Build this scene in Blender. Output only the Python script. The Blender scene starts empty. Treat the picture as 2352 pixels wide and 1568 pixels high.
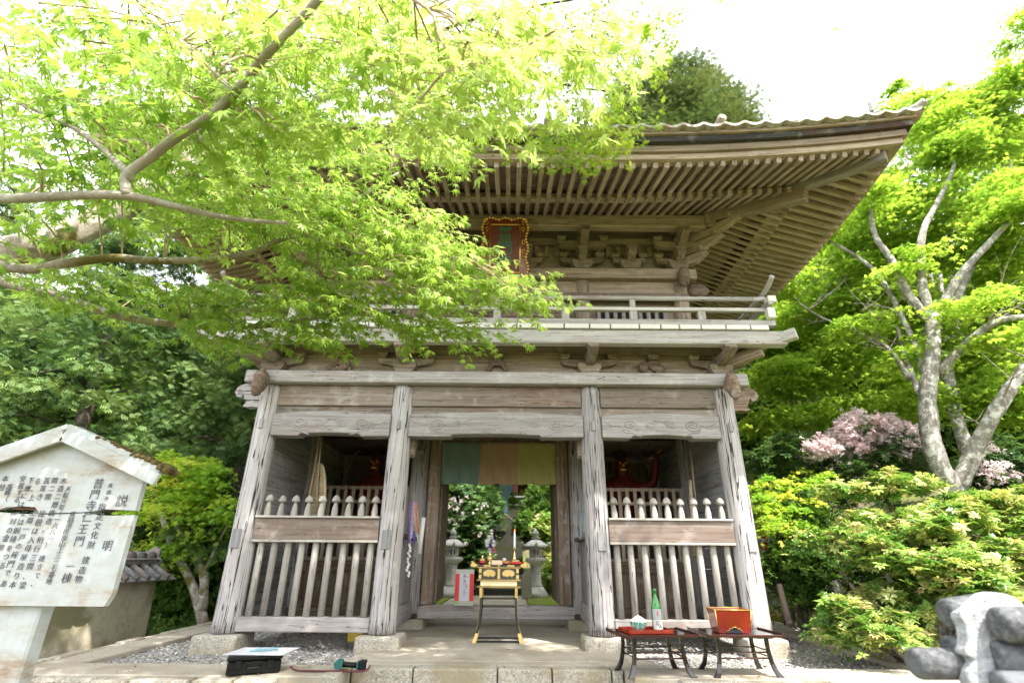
import bpy, math, random
import numpy as np
from math import sin, cos, pi, radians
from mathutils import Vector, Matrix
R = random.Random(7)
NR = np.random.default_rng(11)
S = bpy.context.scene
C = S.collection

# ------------------------------------------------------------------ camera
TH = radians(22.9); RL = radians(0.45); FP = 1166.0
EYE = np.array((0.0, 0.0, 1.05))
_U0 = np.array((0, -sin(TH), cos(TH))); _F0 = np.array((0, cos(TH), sin(TH))); _X = np.array((1.0, 0, 0))
CR = cos(RL) * _X + sin(RL) * _U0
CU = cos(RL) * _U0 - sin(RL) * _X
cam = bpy.data.cameras.new("camera"); camo = bpy.data.objects.new("camera", cam); C.objects.link(camo)
m = Matrix.Identity(4)
for i in range(3):
    m[i][0] = CR[i]; m[i][1] = CU[i]; m[i][2] = -_F0[i]; m[i][3] = EYE[i]
camo.matrix_world = m
cam.sensor_width = 36; cam.lens = FP / 2352 * 36
cam.clip_start = 0.05; cam.clip_end = 400
cam.dof.use_dof = True; cam.dof.focus_distance = 3.2; cam.dof.aperture_fstop = 2.8
S.camera = camo
# ------------------------------------------------------------------ world, sun, exposure
SUN_EL, SUN_AZ = radians(56), radians(140)      # azimuth clockwise from +Y: the sun stands behind and to the right of the camera
w = bpy.data.worlds.new("World"); S.world = w; w.use_nodes = True
nt = w.node_tree
sky = nt.nodes.new('ShaderNodeTexSky'); sky.sky_type = 'NISHITA'; sky.sun_disc = False
sky.sun_elevation = SUN_EL; sky.sun_rotation = SUN_AZ; sky.dust_density = 5.0; sky.air_density = 1.0; sky.ozone_density = 1.0
# thin bright overcast veils most of the blue
_tc = nt.nodes.new('ShaderNodeTexCoord'); _cn = nt.nodes.new('ShaderNodeTexNoise'); _cn.inputs['Scale'].default_value = 2.2; _cn.inputs['Detail'].default_value = 6
nt.links.new(_tc.outputs['Generated'], _cn.inputs['Vector'])
_cr = nt.nodes.new('ShaderNodeMapRange'); _cr.inputs[1].default_value = .35; _cr.inputs[2].default_value = .65; _cr.inputs[3].default_value = .72; _cr.inputs[4].default_value = .95; nt.links.new(_cn.outputs[0], _cr.inputs[0])
_mx = nt.nodes.new('ShaderNodeMix'); _mx.data_type = 'RGBA'; nt.links.new(_cr.outputs[0], _mx.inputs[0]); nt.links.new(sky.outputs[0], _mx.inputs[6]); _mx.inputs[7].default_value = (6.2, 6.3, 6.5, 1)
nt.links.new(_mx.outputs[2], nt.nodes['Background'].inputs[0])
nt.nodes['Background'].inputs[1].default_value = 0.15
sl = bpy.data.lights.new("sun", 'SUN'); sl.energy = 3.0; sl.angle = radians(0.6); sl.color = (1.0, 0.95, 0.87)
so = bpy.data.objects.new("sun", sl); C.objects.link(so)
sd = Vector((sin(SUN_AZ) * cos(SUN_EL), cos(SUN_AZ) * cos(SUN_EL), sin(SUN_EL)))
so.rotation_euler = sd.to_track_quat('Z', 'Y').to_euler(); so.location = (20, -20, 30)
S.view_settings.view_transform = 'Standard'; S.view_settings.look = 'None'
S.view_settings.exposure = 2.18; S.view_settings.gamma = 1.0
S.cycles.max_bounces = 8; S.cycles.diffuse_bounces = 4; S.cycles.transmission_bounces = 6; S.cycles.transparent_max_bounces = 8
S.cycles.caustics_reflective = False; S.cycles.caustics_refractive = False; S.cycles.sample_clamp_indirect = 6.0
S.cycles.use_denoising = True

# ------------------------------------------------------------------ where a point of the photo lies, at a chosen distance
def ray(u, v):
    return (u - 1176) * CR + (784 - v) * CU + FP * _F0
def at(u, v, Y):
    d = ray(u, v); return EYE + d * (Y / d[1])
def atz(u, v, Z):
    d = ray(u, v); return EYE + d * ((Z - EYE[2]) / d[2])

# ------------------------------------------------------------------ node materials
def mat(name):
    m = bpy.data.materials.new(name); m.use_nodes = True
    return m, m.node_tree, m.node_tree.nodes['Principled BSDF']
def nod(nt, t, **k):
    n = nt.nodes.new(t)
    for a, b in k.items(): setattr(n, a, b)
    return n
def noise(nt, vec, scale, detail=4, rough=.55, dist=0.0):
    n = nod(nt, 'ShaderNodeTexNoise'); n.inputs['Scale'].default_value = scale; n.inputs['Detail'].default_value = detail
    n.inputs['Roughness'].default_value = rough; n.inputs['Distortion'].default_value = dist
    if vec is not None: nt.links.new(vec, n.inputs['Vector'])
    return n.outputs[0]
def ramp(nt, fac, stops, interp='LINEAR'):
    r = nod(nt, 'ShaderNodeValToRGB'); r.color_ramp.interpolation = interp
    e = r.color_ramp.elements
    while len(e) < len(stops): e.new(0.5)
    for x, (p, c) in zip(e, stops):
        x.position = p; x.color = (*c, 1) if len(c) == 3 else c
    nt.links.new(fac, r.inputs[0]); return r.outputs[0]
def mixc(nt, fac, a, b, mode='MIX'):
    n = nod(nt, 'ShaderNodeMix', data_type='RGBA', blend_type=mode)
    for s, v in ((n.inputs[0], fac), (n.inputs[6], a), (n.inputs[7], b)):
        if isinstance(v, (int, float)): s.default_value = v
        elif isinstance(v, tuple): s.default_value = (*v, 1)
        else: nt.links.new(v, s)
    return n.outputs[2]
def mapping(nt, vec, sc):
    n = nod(nt, 'ShaderNodeMapping'); n.inputs['Scale'].default_value = sc; nt.links.new(vec, n.inputs[0]); return n.outputs[0]
def bump(nt, b, h, st, dist=.01):
    n = nod(nt, 'ShaderNodeBump'); n.inputs['Strength'].default_value = st; n.inputs['Distance'].default_value = dist
    nt.links.new(h, n.inputs['Height']); nt.links.new(n.outputs[0], b.inputs['Normal'])
def attr(nt, name):
    n = nod(nt, 'ShaderNodeAttribute'); n.attribute_name = name; return n
def wood(name, c1, c2, c3, stain=(.2, .13, .08), stain_amt=.5, cracks=.012, rough=.85, green=0.0):
    m, nt, b = mat(name)
    a = attr(nt, 'gc').outputs['Vector']
    g = noise(nt, mapping(nt, a, (1.1, 26, 26)), 1.0, 6, .65, .3)
    col = ramp(nt, g, [(.28, c3), (.48, c1), (.72, c2)])
    big = noise(nt, mapping(nt, a, (.7, 3, 3)), 1.0, 4, .6)
    col = mixc(nt, ramp(nt, big, [(.52, (0, 0, 0)), (.75, (stain_amt,) * 3)]), col, stain)
    fine = noise(nt, mapping(nt, a, (6, 160, 160)), 1.0, 2, .6)
    col = mixc(nt, .35, col, ramp(nt, fine, [(.3, (.6, .6, .6)), (.7, (1, 1, 1))]), 'MULTIPLY')
    pt = noise(nt, nod(nt, 'ShaderNodeTexCoord').outputs['Object'], 5, 5, .6)
    col = mixc(nt, ramp(nt, pt, [(.55, (0, 0, 0)), (.72, (.3,) * 3)]), col, (.62, .60, .57))
    if green:
        gn = noise(nt, nod(nt, 'ShaderNodeTexCoord').outputs['Object'], 1.3, 4)
        col = mixc(nt, ramp(nt, gn, [(.5, (0, 0, 0)), (.75, (green,) * 3)]), col, (.22, .25, .08))
    oi = nod(nt, 'ShaderNodeObjectInfo'); tn = nod(nt, 'ShaderNodeMapRange'); tn.inputs[3].default_value = .74; tn.inputs[4].default_value = 1.12; nt.links.new(oi.outputs['Random'], tn.inputs[0])
    hs = nod(nt, 'ShaderNodeHueSaturation'); nt.links.new(tn.outputs[0], hs.inputs['Value']); nt.links.new(col, hs.inputs['Color']); col = hs.outputs[0]
    h = g
    if cracks:
        k = noise(nt, mapping(nt, a, (.55, 16, 16)), 1.0, 3, .5, .2)
        mth = nod(nt, 'ShaderNodeMath', operation='SUBTRACT'); nt.links.new(k, mth.inputs[0]); mth.inputs[1].default_value = .5
        ab = nod(nt, 'ShaderNodeMath', operation='ABSOLUTE'); nt.links.new(mth.outputs[0], ab.inputs[0])
        msk = noise(nt, mapping(nt, a, (.8, 2, 2)), 1.3, 2)
        lt = nod(nt, 'ShaderNodeMath', operation='MULTIPLY'); nt.links.new(msk, lt.inputs[0]); lt.inputs[1].default_value = cracks * 2
        ls = nod(nt, 'ShaderNodeMath', operation='LESS_THAN'); nt.links.new(ab.outputs[0], ls.inputs[0]); nt.links.new(lt.outputs[0], ls.inputs[1])
        col = mixc(nt, ls.outputs[0], col, (.035, .03, .028))
    nt.links.new(col, b.inputs['Base Color']); b.inputs['Roughness'].default_value = rough
    b.inputs['Specular IOR Level'].default_value = .25
    bump(nt, b, fine, .5, .004)
    return m
def plain(name, c, rough=.5, metal=0.0, var=.0, vs=8, coat=0.0, spec=.5, trans=0.0, bumpy=0.0):
    m, nt, b = mat(name)
    if var or bumpy:
        n = noise(nt, nod(nt, 'ShaderNodeTexCoord').outputs['Object'], vs, 5, .6)
        if var:
            nt.links.new(mixc(nt, ramp(nt, n, [(.3, (0, 0, 0)), (.7, (1, 1, 1))]), tuple(x * (1 - var) for x in c), tuple(min(1, x * (1 + var)) for x in c)), b.inputs['Base Color'])
        else: b.inputs['Base Color'].default_value = (*c, 1)
        if bumpy: bump(nt, b, n, bumpy, .01)
    else: b.inputs['Base Color'].default_value = (*c, 1)
    b.inputs['Roughness'].default_value = rough; b.inputs['Metallic'].default_value = metal
    b.inputs['Coat Weight'].default_value = coat; b.inputs['Coat Roughness'].default_value = .05
    b.inputs['Specular IOR Level'].default_value = spec; b.inputs['Transmission Weight'].default_value = trans
    return m
def speckle(name, cols, scale=60, rough=.9, big=None, bs=1.5, bumpd=.01, bst=.6):
    """granite, gravel, earth: cells of several colours plus large patches"""
    m, nt, b = mat(name)
    tc = nod(nt, 'ShaderNodeTexCoord').outputs['Object']
    n = noise(nt, tc, scale, 4, .75)
    col = ramp(nt, n, [(.32 + .36 * i / (len(cols) - 1), c) for i, c in enumerate(cols)])
    if big:
        bn = noise(nt, tc, bs, 5, .6)
        col = mixc(nt, ramp(nt, bn, [(.48, (0, 0, 0)), (.62, (.85,) * 3)]), col, big)
    nt.links.new(col, b.inputs['Base Color']); b.inputs['Roughness'].default_value = rough
    b.inputs['Specular IOR Level'].default_value = .2
    bump(nt, b, n, bst, bumpd)
    return m
def leafmat(name, cols, trans=.5, rough=.5, spec=.3, tmul=1.3, tb=.6):
    m, nt, b = mat(name)
    a = attr(nt, 'rnd').outputs['Fac']
    col = ramp(nt, a, [(i / max(1, len(cols) - 1), c) for i, c in enumerate(cols)])
    nt.links.new(col, b.inputs['Base Color']); b.inputs['Roughness'].default_value = rough; b.inputs['Specular IOR Level'].default_value = spec
    t = nod(nt, 'ShaderNodeBsdfTranslucent'); nt.links.new(mixc(nt, 1.0, col, (tmul * 1.05, tmul, tmul * tb), 'MULTIPLY'), t.inputs[0])
    mx = nod(nt, 'ShaderNodeMixShader'); mx.inputs[0].default_value = trans
    nt.links.new(b.outputs[0], mx.inputs[1]); nt.links.new(t.outputs[0], mx.inputs[2])
    nt.links.new(mx.outputs[0], nt.nodes['Material Output'].inputs[0])
    return m
def barkmat(name, c1, c2, lichen, la=.5, moss=None):
    m, nt, b = mat(name)
    tc = nod(nt, 'ShaderNodeTexCoord').outputs['Object']
    n = noise(nt, mapping(nt, tc, (14, 14, 4)), 1, 6, .7)
    col = ramp(nt, n, [(.3, c2), (.65, c1)])
    ln = noise(nt, tc, 7, 9, .8)
    col = mixc(nt, ramp(nt, ln, [(.5, (0, 0, 0)), (.58, (la,) * 3)]), col, lichen)
    if moss:
        mn = noise(nt, tc, 3.1, 4, .6)
        col = mixc(nt, ramp(nt, mn, [(.56, (0, 0, 0)), (.62, (.9,) * 3)]), col, moss)
    nt.links.new(col, b.inputs['Base Color']); b.inputs['Roughness'].default_value = .95; b.inputs['Specular IOR Level'].default_value = .15
    bump(nt, b, ln, .9, .03)
    return m

# ------------------------------------------------------------------ mesh building
class MB:
    def __init__(s): s.v = []; s.f = []; s.sm = []; s.g = []
    def add(s, vs, fs, gs, smooth=False):
        o = len(s.v); s.v += [tuple(map(float, p)) for p in vs]; s.g += [tuple(map(float, p)) for p in gs]
        for f in fs: s.f.append(tuple(i + o for i in f)); s.sm.append(smooth)
        return s
    def off(s): return (R.uniform(0, 90), R.uniform(0, 9), R.uniform(0, 9))
    def box(s, c, size, rot=None):
        c = np.array(c, float); h = np.array(size, float) / 2
        M = np.eye(3) if rot is None else np.array(rot)
        L = int(np.argmax(h)); perm = [L] + [i for i in range(3) if i != L]
        vs, gs = [], []; o = s.off()
        for z in (-1, 1):
            for y in (-1, 1):
                for x in (-1, 1):
                    l = h * (x, y, z); vs.append(c + M @ l); gs.append([l[perm[i]] + o[i] for i in range(3)])
        return s.add(vs, [(0, 2, 3, 1), (4, 5, 7, 6), (0, 1, 5, 4), (2, 6, 7, 3), (0, 4, 6, 2), (1, 3, 7, 5)], gs)
    def bx(s, x0, x1, y0, y1, z0, z1): return s.box(((x0 + x1) / 2, (y0 + y1) / 2, (z0 + z1) / 2), (x1 - x0, y1 - y0, z1 - z0))
    def beam(s, a, b, w, h, up=(0, 0, 1)):
        a = Vector(a); b = Vector(b); d = b - a; L = d.length; d.normalize()
        u = Vector(up); r = d.cross(u).normalized(); u = r.cross(d)
        M = np.array([[d[i], r[i], u[i]] for i in range(3)])
        return s.box((a + b) / 2, (L, w, h), M)
    def tube(s, pts, rad, n=8, cap=True, jit=0.0):
        pts = [Vector(p) for p in pts]
        if not hasattr(rad, '__len__'): rad = [rad] * len(pts)
        t0 = (pts[1] - pts[0]).normalized(); r = t0.orthogonal().normalized()
        vs, gs, fs = [], [], []; o = s.off(); L = 0
        for i, p in enumerate(pts):
            t = (pts[min(i + 1, len(pts) - 1)] - pts[max(i - 1, 0)]).normalized()
            r = (r - t * r.dot(t)).normalized(); q = t.cross(r)
            if i: L += (p - pts[i - 1]).length
            for k in range(n):
                a = 2 * pi * k / n; rr = rad[i] * (1 + (R.uniform(-jit, jit) if jit else 0))
                vs.append(p + (r * cos(a) + q * sin(a)) * rr); gs.append((o[0] + L, o[1] + cos(a) * rad[i], o[2] + sin(a) * rad[i]))
        for i in range(len(pts) - 1):
            for k in range(n): fs.append((i * n + k, i * n + (k + 1) % n, (i + 1) * n + (k + 1) % n, (i + 1) * n + k))
        s.add(vs, fs, gs, True)
        if cap:
            o2 = len(s.v) - len(vs)
            s.f.append(tuple(o2 + k for k in range(n))[::-1]); s.sm.append(False)
            s.f.append(tuple(o2 + (len(pts) - 1) * n + k for k in range(n))); s.sm.append(False)
        return s
    def lathe(s, c, prof, n=20, rot=None):
        M = np.eye(3) if rot is None else np.array(rot); c = np.array(c, float); o = s.off()
        vs, gs, fs = [], [], []
        for r, z in prof:
            for k in range(n):
                a = 2 * pi * k / n; l = np.array((cos(a) * r, sin(a) * r, z)); vs.append(c + M @ l); gs.append((l[2] + o[0], l[0] + o[1], l[1] + o[2]))
        for i in range(len(prof) - 1):
            for k in range(n): fs.append((i * n + k, i * n + (k + 1) % n, (i + 1) * n + (k + 1) % n, (i + 1) * n + k))
        s.add(vs, fs, gs, True); o2 = len(s.v) - len(vs)
        if prof[0][0] > 1e-4: s.f.append(tuple(o2 + k for k in range(n))[::-1]); s.sm.append(False)
        if prof[-1][0] > 1e-4: s.f.append(tuple(o2 + (len(prof) - 1) * n + k for k in range(n))); s.sm.append(False)
        return s
    def prism(s, poly, org, u, v, t, grain=0):
        """polygon (a,b) in the plane org + a*u + b*v, pushed out by the vector t"""
        org, u, v, t = (np.array(q, float) for q in (org, u, v, t)); n = len(poly); o = s.off()
        base = [org + a * u + b * v for a, b in poly]; vs = base + [p + t for p in base]
        g = [((a, b, 0) if not grain else (b, a, 0)) for a, b in poly]
        tl = float(np.linalg.norm(t)); gs = [(a + o[0], b + o[1], o[2]) for a, b, _ in g] + [(a + o[0], b + o[1], o[2] + tl) for a, b, _ in g]
        fs = [tuple(range(n))[::-1], tuple(range(n, 2 * n))] + [(i, (i + 1) % n, n + (i + 1) % n, n + i) for i in range(n)]
        return s.add(vs, fs, gs)
    def ball(s, c, r, n=12, sc=(1, 1, 1), rot=None, jit=0):
        prof = [(max(1e-5, sin(pi * i / n)) , -cos(pi * i / n)) for i in range(n + 1)]
        c = np.array(c, float); M = np.eye(3) if rot is None else np.array(rot); o = s.off(); vs, gs, fs = [], [], []; k2 = 2 * n
        for a, z in prof:
            for k in range(k2):
                q = 2 * pi * k / k2; l = np.array((cos(q) * a * sc[0], sin(q) * a * sc[1], z * sc[2])) * r
                if jit: l *= 1 + jit * (sin(3.1 * q + 4 * z) + sin(5.3 * z + 2 * q + c[0] * 9)) / 2
                vs.append(c + M @ l); gs.append((l[0] + o[0], l[1] + o[1], l[2] + o[2]))
        for i in range(n):
            for k in range(k2): fs.append((i * k2 + k, i * k2 + (k + 1) % k2, (i + 1) * k2 + (k + 1) % k2, (i + 1) * k2 + k))
        return s.add(vs, fs, gs, True)
    def build(s, name, m, parent=None, bevel=0.0, seg=1):
        me = bpy.data.meshes.new(name)
        loc = np.zeros(3) if parent is None else np.array(parent['_w'])
        V = np.array(s.v) - loc
        me.from_pydata(V.tolist(), [], s.f); me.validate(clean_customdata=False)
        me.polygons.foreach_set('use_smooth', s.sm[:len(me.polygons)])
        at_ = me.attributes.new('gc', 'FLOAT_VECTOR', 'POINT'); at_.data.foreach_set('vector', np.array(s.g, 'f').ravel())
        return finish(name, me, m, parent, bevel, seg)
def finish(name, me, m, parent, bevel=0, seg=1):
    if m is not None: me.materials.append(m)
    ob = bpy.data.objects.new(name, me); C.objects.link(ob)
    ob['_w'] = (0.0, 0.0, 0.0) if parent is None else tuple(parent['_w'])
    if parent is not None: ob.parent = parent
    if bevel:
        b = ob.modifiers.new('bevel', 'BEVEL'); b.width = bevel; b.segments = seg; b.limit_method = 'ANGLE'; b.angle_limit = radians(40)
    return ob
def rotz(a): c, s_ = cos(a), sin(a); return np.array([[c, -s_, 0], [s_, c, 0], [0, 0, 1]])
def rotx(a): c, s_ = cos(a), sin(a); return np.array([[1, 0, 0], [0, c, -s_], [0, s_, c]])
def roty(a): c, s_ = cos(a), sin(a); return np.array([[c, 0, s_], [0, 1, 0], [-s_, 0, c]])
def thing(name, loc, label, cat, group=None):
    o = bpy.data.objects.new(name, None); C.objects.link(o); o.location = loc; o['_w'] = tuple(map(float, loc)); o.empty_display_size = .2
    o['label'] = label; o['category'] = cat
    if group: o['group'] = group
    return o
def tag(o, label, cat, group=None):
    o['label'] = label; o['category'] = cat
    if group: o['group'] = group
    return o
def struct(o): o['kind'] = 'structure'; return o
def single(name, mb, m, label, cat, group=None, bevel=0, loc=None):
    """a thing that is one mesh, its origin at loc"""
    if loc is not None: mb.v = [tuple(np.array(p) - loc) for p in mb.v]
    o = mb.build(name, m, None, bevel)
    if loc is not None: o.location = loc; o['_w'] = tuple(map(float, loc))
    return tag(o, label, cat, group)
def clone(o, loc, rz=0.0, label=None, parent=None):
    c = o.copy(); C.objects.link(c)
    if parent is None:
        c.location = loc; c.rotation_euler = (0, 0, rz)
        if label: c['label'] = label
    else: c.parent = parent
    for ch in [x for x in o.children]: clone(ch, None, 0, None, c)
    return c
def glyphs(name, items, m, parent, U, V, N, font_bold=0.0):
    """items: (char, position, size, shear) flat characters standing in the plane spanned by U (right) and V (up), all in one mesh"""
    vs, fs = [], []
    U, V, N = (np.array(q, float) for q in (U, V, N))
    for ch, pos, size, shear in items:
        cu = bpy.data.curves.new('glyph', 'FONT'); cu.body = ch; cu.size = size; cu.align_x = 'CENTER'; cu.align_y = 'CENTER'
        cu.offset = font_bold * size; cu.resolution_u = 2; cu.shear = shear; cu.extrude = .0008
        o = bpy.data.objects.new('glyph', cu); C.objects.link(o)
        dg = bpy.context.evaluated_depsgraph_get(); me = bpy.data.meshes.new_from_object(o.evaluated_get(dg))
        b = len(vs)
        for p in me.vertices: vs.append(np.array(pos) + U * p.co.x + V * p.co.y + N * p.co.z)
        for p in me.polygons: fs.append(tuple(i + b for i in p.vertices))
        bpy.data.objects.remove(o); bpy.data.curves.remove(cu); bpy.data.meshes.remove(me)
    mb = MB(); mb.add(vs, fs, vs); return mb.build(name, m, parent)

# ------------------------------------------------------------------ leaves in numbers
def star_leaf(lobes, sinus=.3, droop=.25, fold=.08):
    """palmate leaf: one pointed quad per lobe, base at the origin, middle lobe along +X"""
    vs, fs = [], []
    for i, (a, L) in enumerate(lobes):
        a = radians(a); wd = radians(19)
        k = len(vs); c = np.array((.0, 0, 0))
        for ang, r in ((a, 0), (a - wd, sinus * L), (a, L), (a + wd, sinus * L)):
            p = np.array((cos(ang) * r, sin(ang) * r, 0)); p[2] = -droop * (p[0] ** 2 + p[1] ** 2) + (fold if r == sinus * L else 0) * r
            vs.append(p)
        fs.append((k, k + 1, k + 2, k + 3))
    return np.array(vs), np.array(fs)
MAPLE = star_leaf([(0, 1), (37, .92), (-37, .92), (75, .72), (-75, .72), (115, .4), (-115, .4)], .42, .28)
MAPLE5 = star_leaf([(0, 1), (42, .9), (-42, .9), (85, .6), (-85, .6)], .5, .3)
def rosette(n, up=25, w=.22, seed=1):
    r = np.random.default_rng(seed); vs, fs = [], []
    for i in range(n):
        a = 2 * pi * i / n + r.uniform(-.3, .3); e = radians(up + r.uniform(-25, 25)); L = r.uniform(.75, 1.1)
        d = np.array((cos(a) * cos(e), sin(a) * cos(e), sin(e))); s_ = np.array((-sin(a), cos(a), 0)) * w * L
        k = len(vs); vs += [d * .08, d * .55 * L + s_ + (0, 0, .03), d * L - (0, 0, .12), d * .55 * L - s_ + (0, 0, .03)]; fs.append((k, k + 1, k + 2, k + 3))
    return np.array(vs), np.array(fs)
def frond(n=4, seed=2):
    r = np.random.default_rng(seed); vs, fs = [], []
    def q(a, b, wd):
        a = np.array(a); b = np.array(b); d = b - a; p = np.array((-d[1], d[0], 0)); p = p / np.linalg.norm(p) * wd; m = a + d * .55
        k = len(vs); vs.extend([a, m - p, b, m + p]); fs.append((k, k + 1, k + 2, k + 3))
    q((0, 0, 0), (1, 0, -.22), .05)
    for i in range(n):
        t = .15 + .7 * i / n
        for sg in (-1, 1): q((t, 0, -.2 * t * t), (t + .3 * (1.1 - t * .5), sg * .42 * (1.1 - t * .6), -.1 - .25 * t), .07)
    return np.array(vs), np.array(fs)
def frames(az, pitch, roll):
    """rotation matrices: X axis along the heading, pitched down/up, rolled"""
    ca, sa, cp, sp, cr, sr = np.cos(az), np.sin(az), np.cos(pitch), np.sin(pitch), np.cos(roll), np.sin(roll)
    z0 = np.zeros_like(az)
    X = np.stack([ca * cp, sa * cp, sp], 1); Y = np.stack([-sa, ca, z0], 1); Z = np.cross(X, Y)
    Y2 = Y * cr[:, None] + Z * sr[:, None]; Z2 = Z * cr[:, None] - Y * sr[:, None]
    return np.stack([X, Y2, Z2], 2)
def leaves(name, tmpl, P, az, pitch, roll, size, m, parent, rnd=None):
    tv, tf = tmpl; N = len(P); M = frames(az, pitch, roll)
    V = (np.einsum('nij,tj->nti', M, tv) * size[:, None, None] + P[:, None, :]).reshape(-1, 3)
    V = V - np.array(parent['_w'])
    k = len(tv); F = (tf[None] + (np.arange(N) * k)[:, None, None]).reshape(-1, 4)
    me = bpy.data.meshes.new(name); me.vertices.add(len(V)); me.vertices.foreach_set('co', V.astype('f').ravel())
    me.loops.add(F.size); me.loops.foreach_set('vertex_index', F.astype('i').ravel())
    me.polygons.add(len(F)); me.polygons.foreach_set('loop_start', np.arange(0, F.size, 4, dtype='i')); me.update(calc_edges=True)
    a = me.attributes.new('rnd', 'FLOAT', 'POINT')
    if rnd is None: rnd = NR.random(N)
    a.data.foreach_set('value', np.repeat(rnd, k).astype('f'))
    return finish(name, me, m, parent)
def blob_points(blobs, per, clump, flat, shell=.5):
    """blobs: (centre, radii, clumps). Clumps gather toward the shell of each blob; leaves lie in flat discs round each clump"""
    out, cr = [], []
    for c, r, n in blobs:
        d = NR.normal(size=(n, 3)); d /= np.linalg.norm(d, axis=1)[:, None]
        q = NR.random(n) ** (1 / 3) * (1 - shell) + shell * NR.uniform(.75, 1.05, n)
        cc = np.array(c) + d * q[:, None] * np.array(r)
        k = np.repeat(np.arange(n), per); sz = NR.uniform(.6, 1.3, n)[k]
        o = NR.normal(size=(len(k), 3)) * (clump, clump, clump * flat) * sz[:, None] * .6
        rad = np.hypot(o[:, 0], o[:, 1]); o[:, 2] -= rad * rad / clump * .35
        out.append(cc[k] + o); cr.append((NR.random(n)[k] * .6 + NR.random(len(k)) * .4))
    return np.concatenate(out), np.concatenate(cr)
def crown(name, tmpl, blobs, per, clump, flat, size, m, parent, shell=.5, pitch=(-.5, .3), roll=.5):
    P, cr = blob_points(blobs, per, clump, flat, shell); N = len(P)
    return leaves(name, tmpl, P, NR.uniform(0, 2 * pi, N), NR.uniform(pitch[0], pitch[1], N), NR.normal(0, roll, N), size * NR.uniform(.7, 1.25, N), m, parent, cr)
def smooth(pts, n=6):
    pts = [np.array(p, float) for p in pts]; P = [2 * pts[0] - pts[1]] + pts + [2 * pts[-1] - pts[-2]]; out = []
    for i in range(1, len(P) - 2):
        for k in range(n):
            t = k / n; a, b, c, d = P[i - 1], P[i], P[i + 1], P[i + 2]
            out.append(.5 * ((2 * b) + (-a + c) * t + (2 * a - 5 * b + 4 * c - d) * t * t + (-a + 3 * b - 3 * c + d) * t ** 3))
    return out + [pts[-1]]

# ------------------------------------------------------------------ materials of the place
M_POST = wood('weathered_post', (.385, .365, .37), (.50, .485, .49), (.27, .245, .245), (.31, .25, .215), .5, .015)
M_BEAM = wood('weathered_beam', (.335, .31, .305), (.44, .42, .42), (.215, .19, .185), (.24, .165, .12), .75, .003)
M_EAVE = wood('eave_timber', (.38, .30, .235), (.53, .44, .36), (.19, .14, .105), (.17, .115, .08), .4, .0035, green=.06)
M_TIE = wood('brown_stained_beam', (.23, .19, .16), (.34, .295, .26), (.13, .10, .08), (.20, .10, .06), .7, .004)
M_KOSHI = wood('bracket_timber', (.27, .22, .165), (.40, .34, .265), (.14, .11, .08), (.16, .11, .07), .5, .004)
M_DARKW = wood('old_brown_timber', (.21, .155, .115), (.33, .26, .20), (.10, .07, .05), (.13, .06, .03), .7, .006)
M_PLANK = wood('grey_plank', (.31, .31, .315), (.43, .43, .435), (.19, .19, .195), (.2, .16, .13), .4, .004)
M_RAILB = wood('pinkish_board', (.22, .165, .14), (.29, .235, .20), (.14, .10, .085), (.32, .285, .26), .5, .003)
M_PICK = wood('pale_picket', (.40, .375, .34), (.52, .495, .46), (.27, .235, .20), (.28, .26, .16), .5, .003)
M_BALC = wood('bleached_rail', (.50, .48, .47), (.64, .62, .61), (.30, .27, .25), (.36, .24, .18), .5, .0035)
M_WHITE = plain('white_paint', (.66, .65, .62), .6, var=.06, vs=14)
M_EDGE = wood('blackened_edge', (.05, .048, .05), (.11, .10, .10), (.02, .02, .02), (.12, .045, .025), .8, 0)
M_TILE = speckle('roof_tile', [(.08, .08, .085), (.17, .17, .175), (.30, .29, .28)], 22, .75, (.22, .18, .16), 3)
M_TILEP = speckle('lichened_tile_edge', [(.16, .145, .135), (.42, .41, .395), (.6, .59, .575)], 30, .8, (.33, .24, .2), 4)
M_GOLD = plain('gold', (.80, .52, .13), .28, .9, var=.15)
M_BRASS = plain('brass', (.85, .66, .28), .25, .85)
M_LACR = plain('red_lacquer', (.20, .010, .005), .18, coat=.5)
M_LACT = plain('vermilion_tray', (.26, .02, .008), .25, coat=.4, var=.25, vs=30)
M_LACD = plain('dark_lacquer', (.008, .003, .003), .12, coat=.5)
M_LACE = plain('lacquer_edge', (.035, .004, .004), .2, coat=.4)
M_BLK = plain('black_lacquer', (.008, .01, .014), .12, coat=.8)
M_RED = plain('red_paint_worn', (.13, .011, .007), .6, var=.4, vs=6)
M_STONE = speckle('granite', [(.16, .145, .12), (.34, .31, .26), (.56, .54, .49)], 55, .9, (.27, .23, .15), 2.2)
M_CONC = speckle('concrete', [(.31, .275, .22), (.38, .34, .28), (.43, .39, .325)], 30, .92, (.27, .235, .18), 1.1, .004, .3)
M_GRAV = speckle('gravel_bed', [(.16, .15, .14), (.36, .35, .33), (.55, .53, .50)], 55, .95, None, 1, .02)
M_LANT = speckle('lantern_stone', [(.35, .34, .32), (.6, .59, .56), (.75, .74, .71)], 25, .9, (.3, .3, .26), 3)
M_MOSS = speckle('mossy_ground', [(.05, .06, .02), (.10, .12, .03), (.16, .13, .07)], 18, 1, (.16, .2, .03), 1.2)
M_EARTH = speckle('earth', [(.10, .08, .06), (.19, .16, .12), (.26, .23, .18)], 25, 1, (.09, .1, .04), .8)
M_PLAST = speckle('old_plaster', [(.38, .33, .24), (.48, .43, .33), (.52, .47, .37)], 9, .95, (.20, .19, .10), 1.3, .004, .2)
M_DARK = plain('shade_and_hair_black', (.015, .013, .012), .9)  # black hair, plus shade painted into the window and lantern openings

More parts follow.
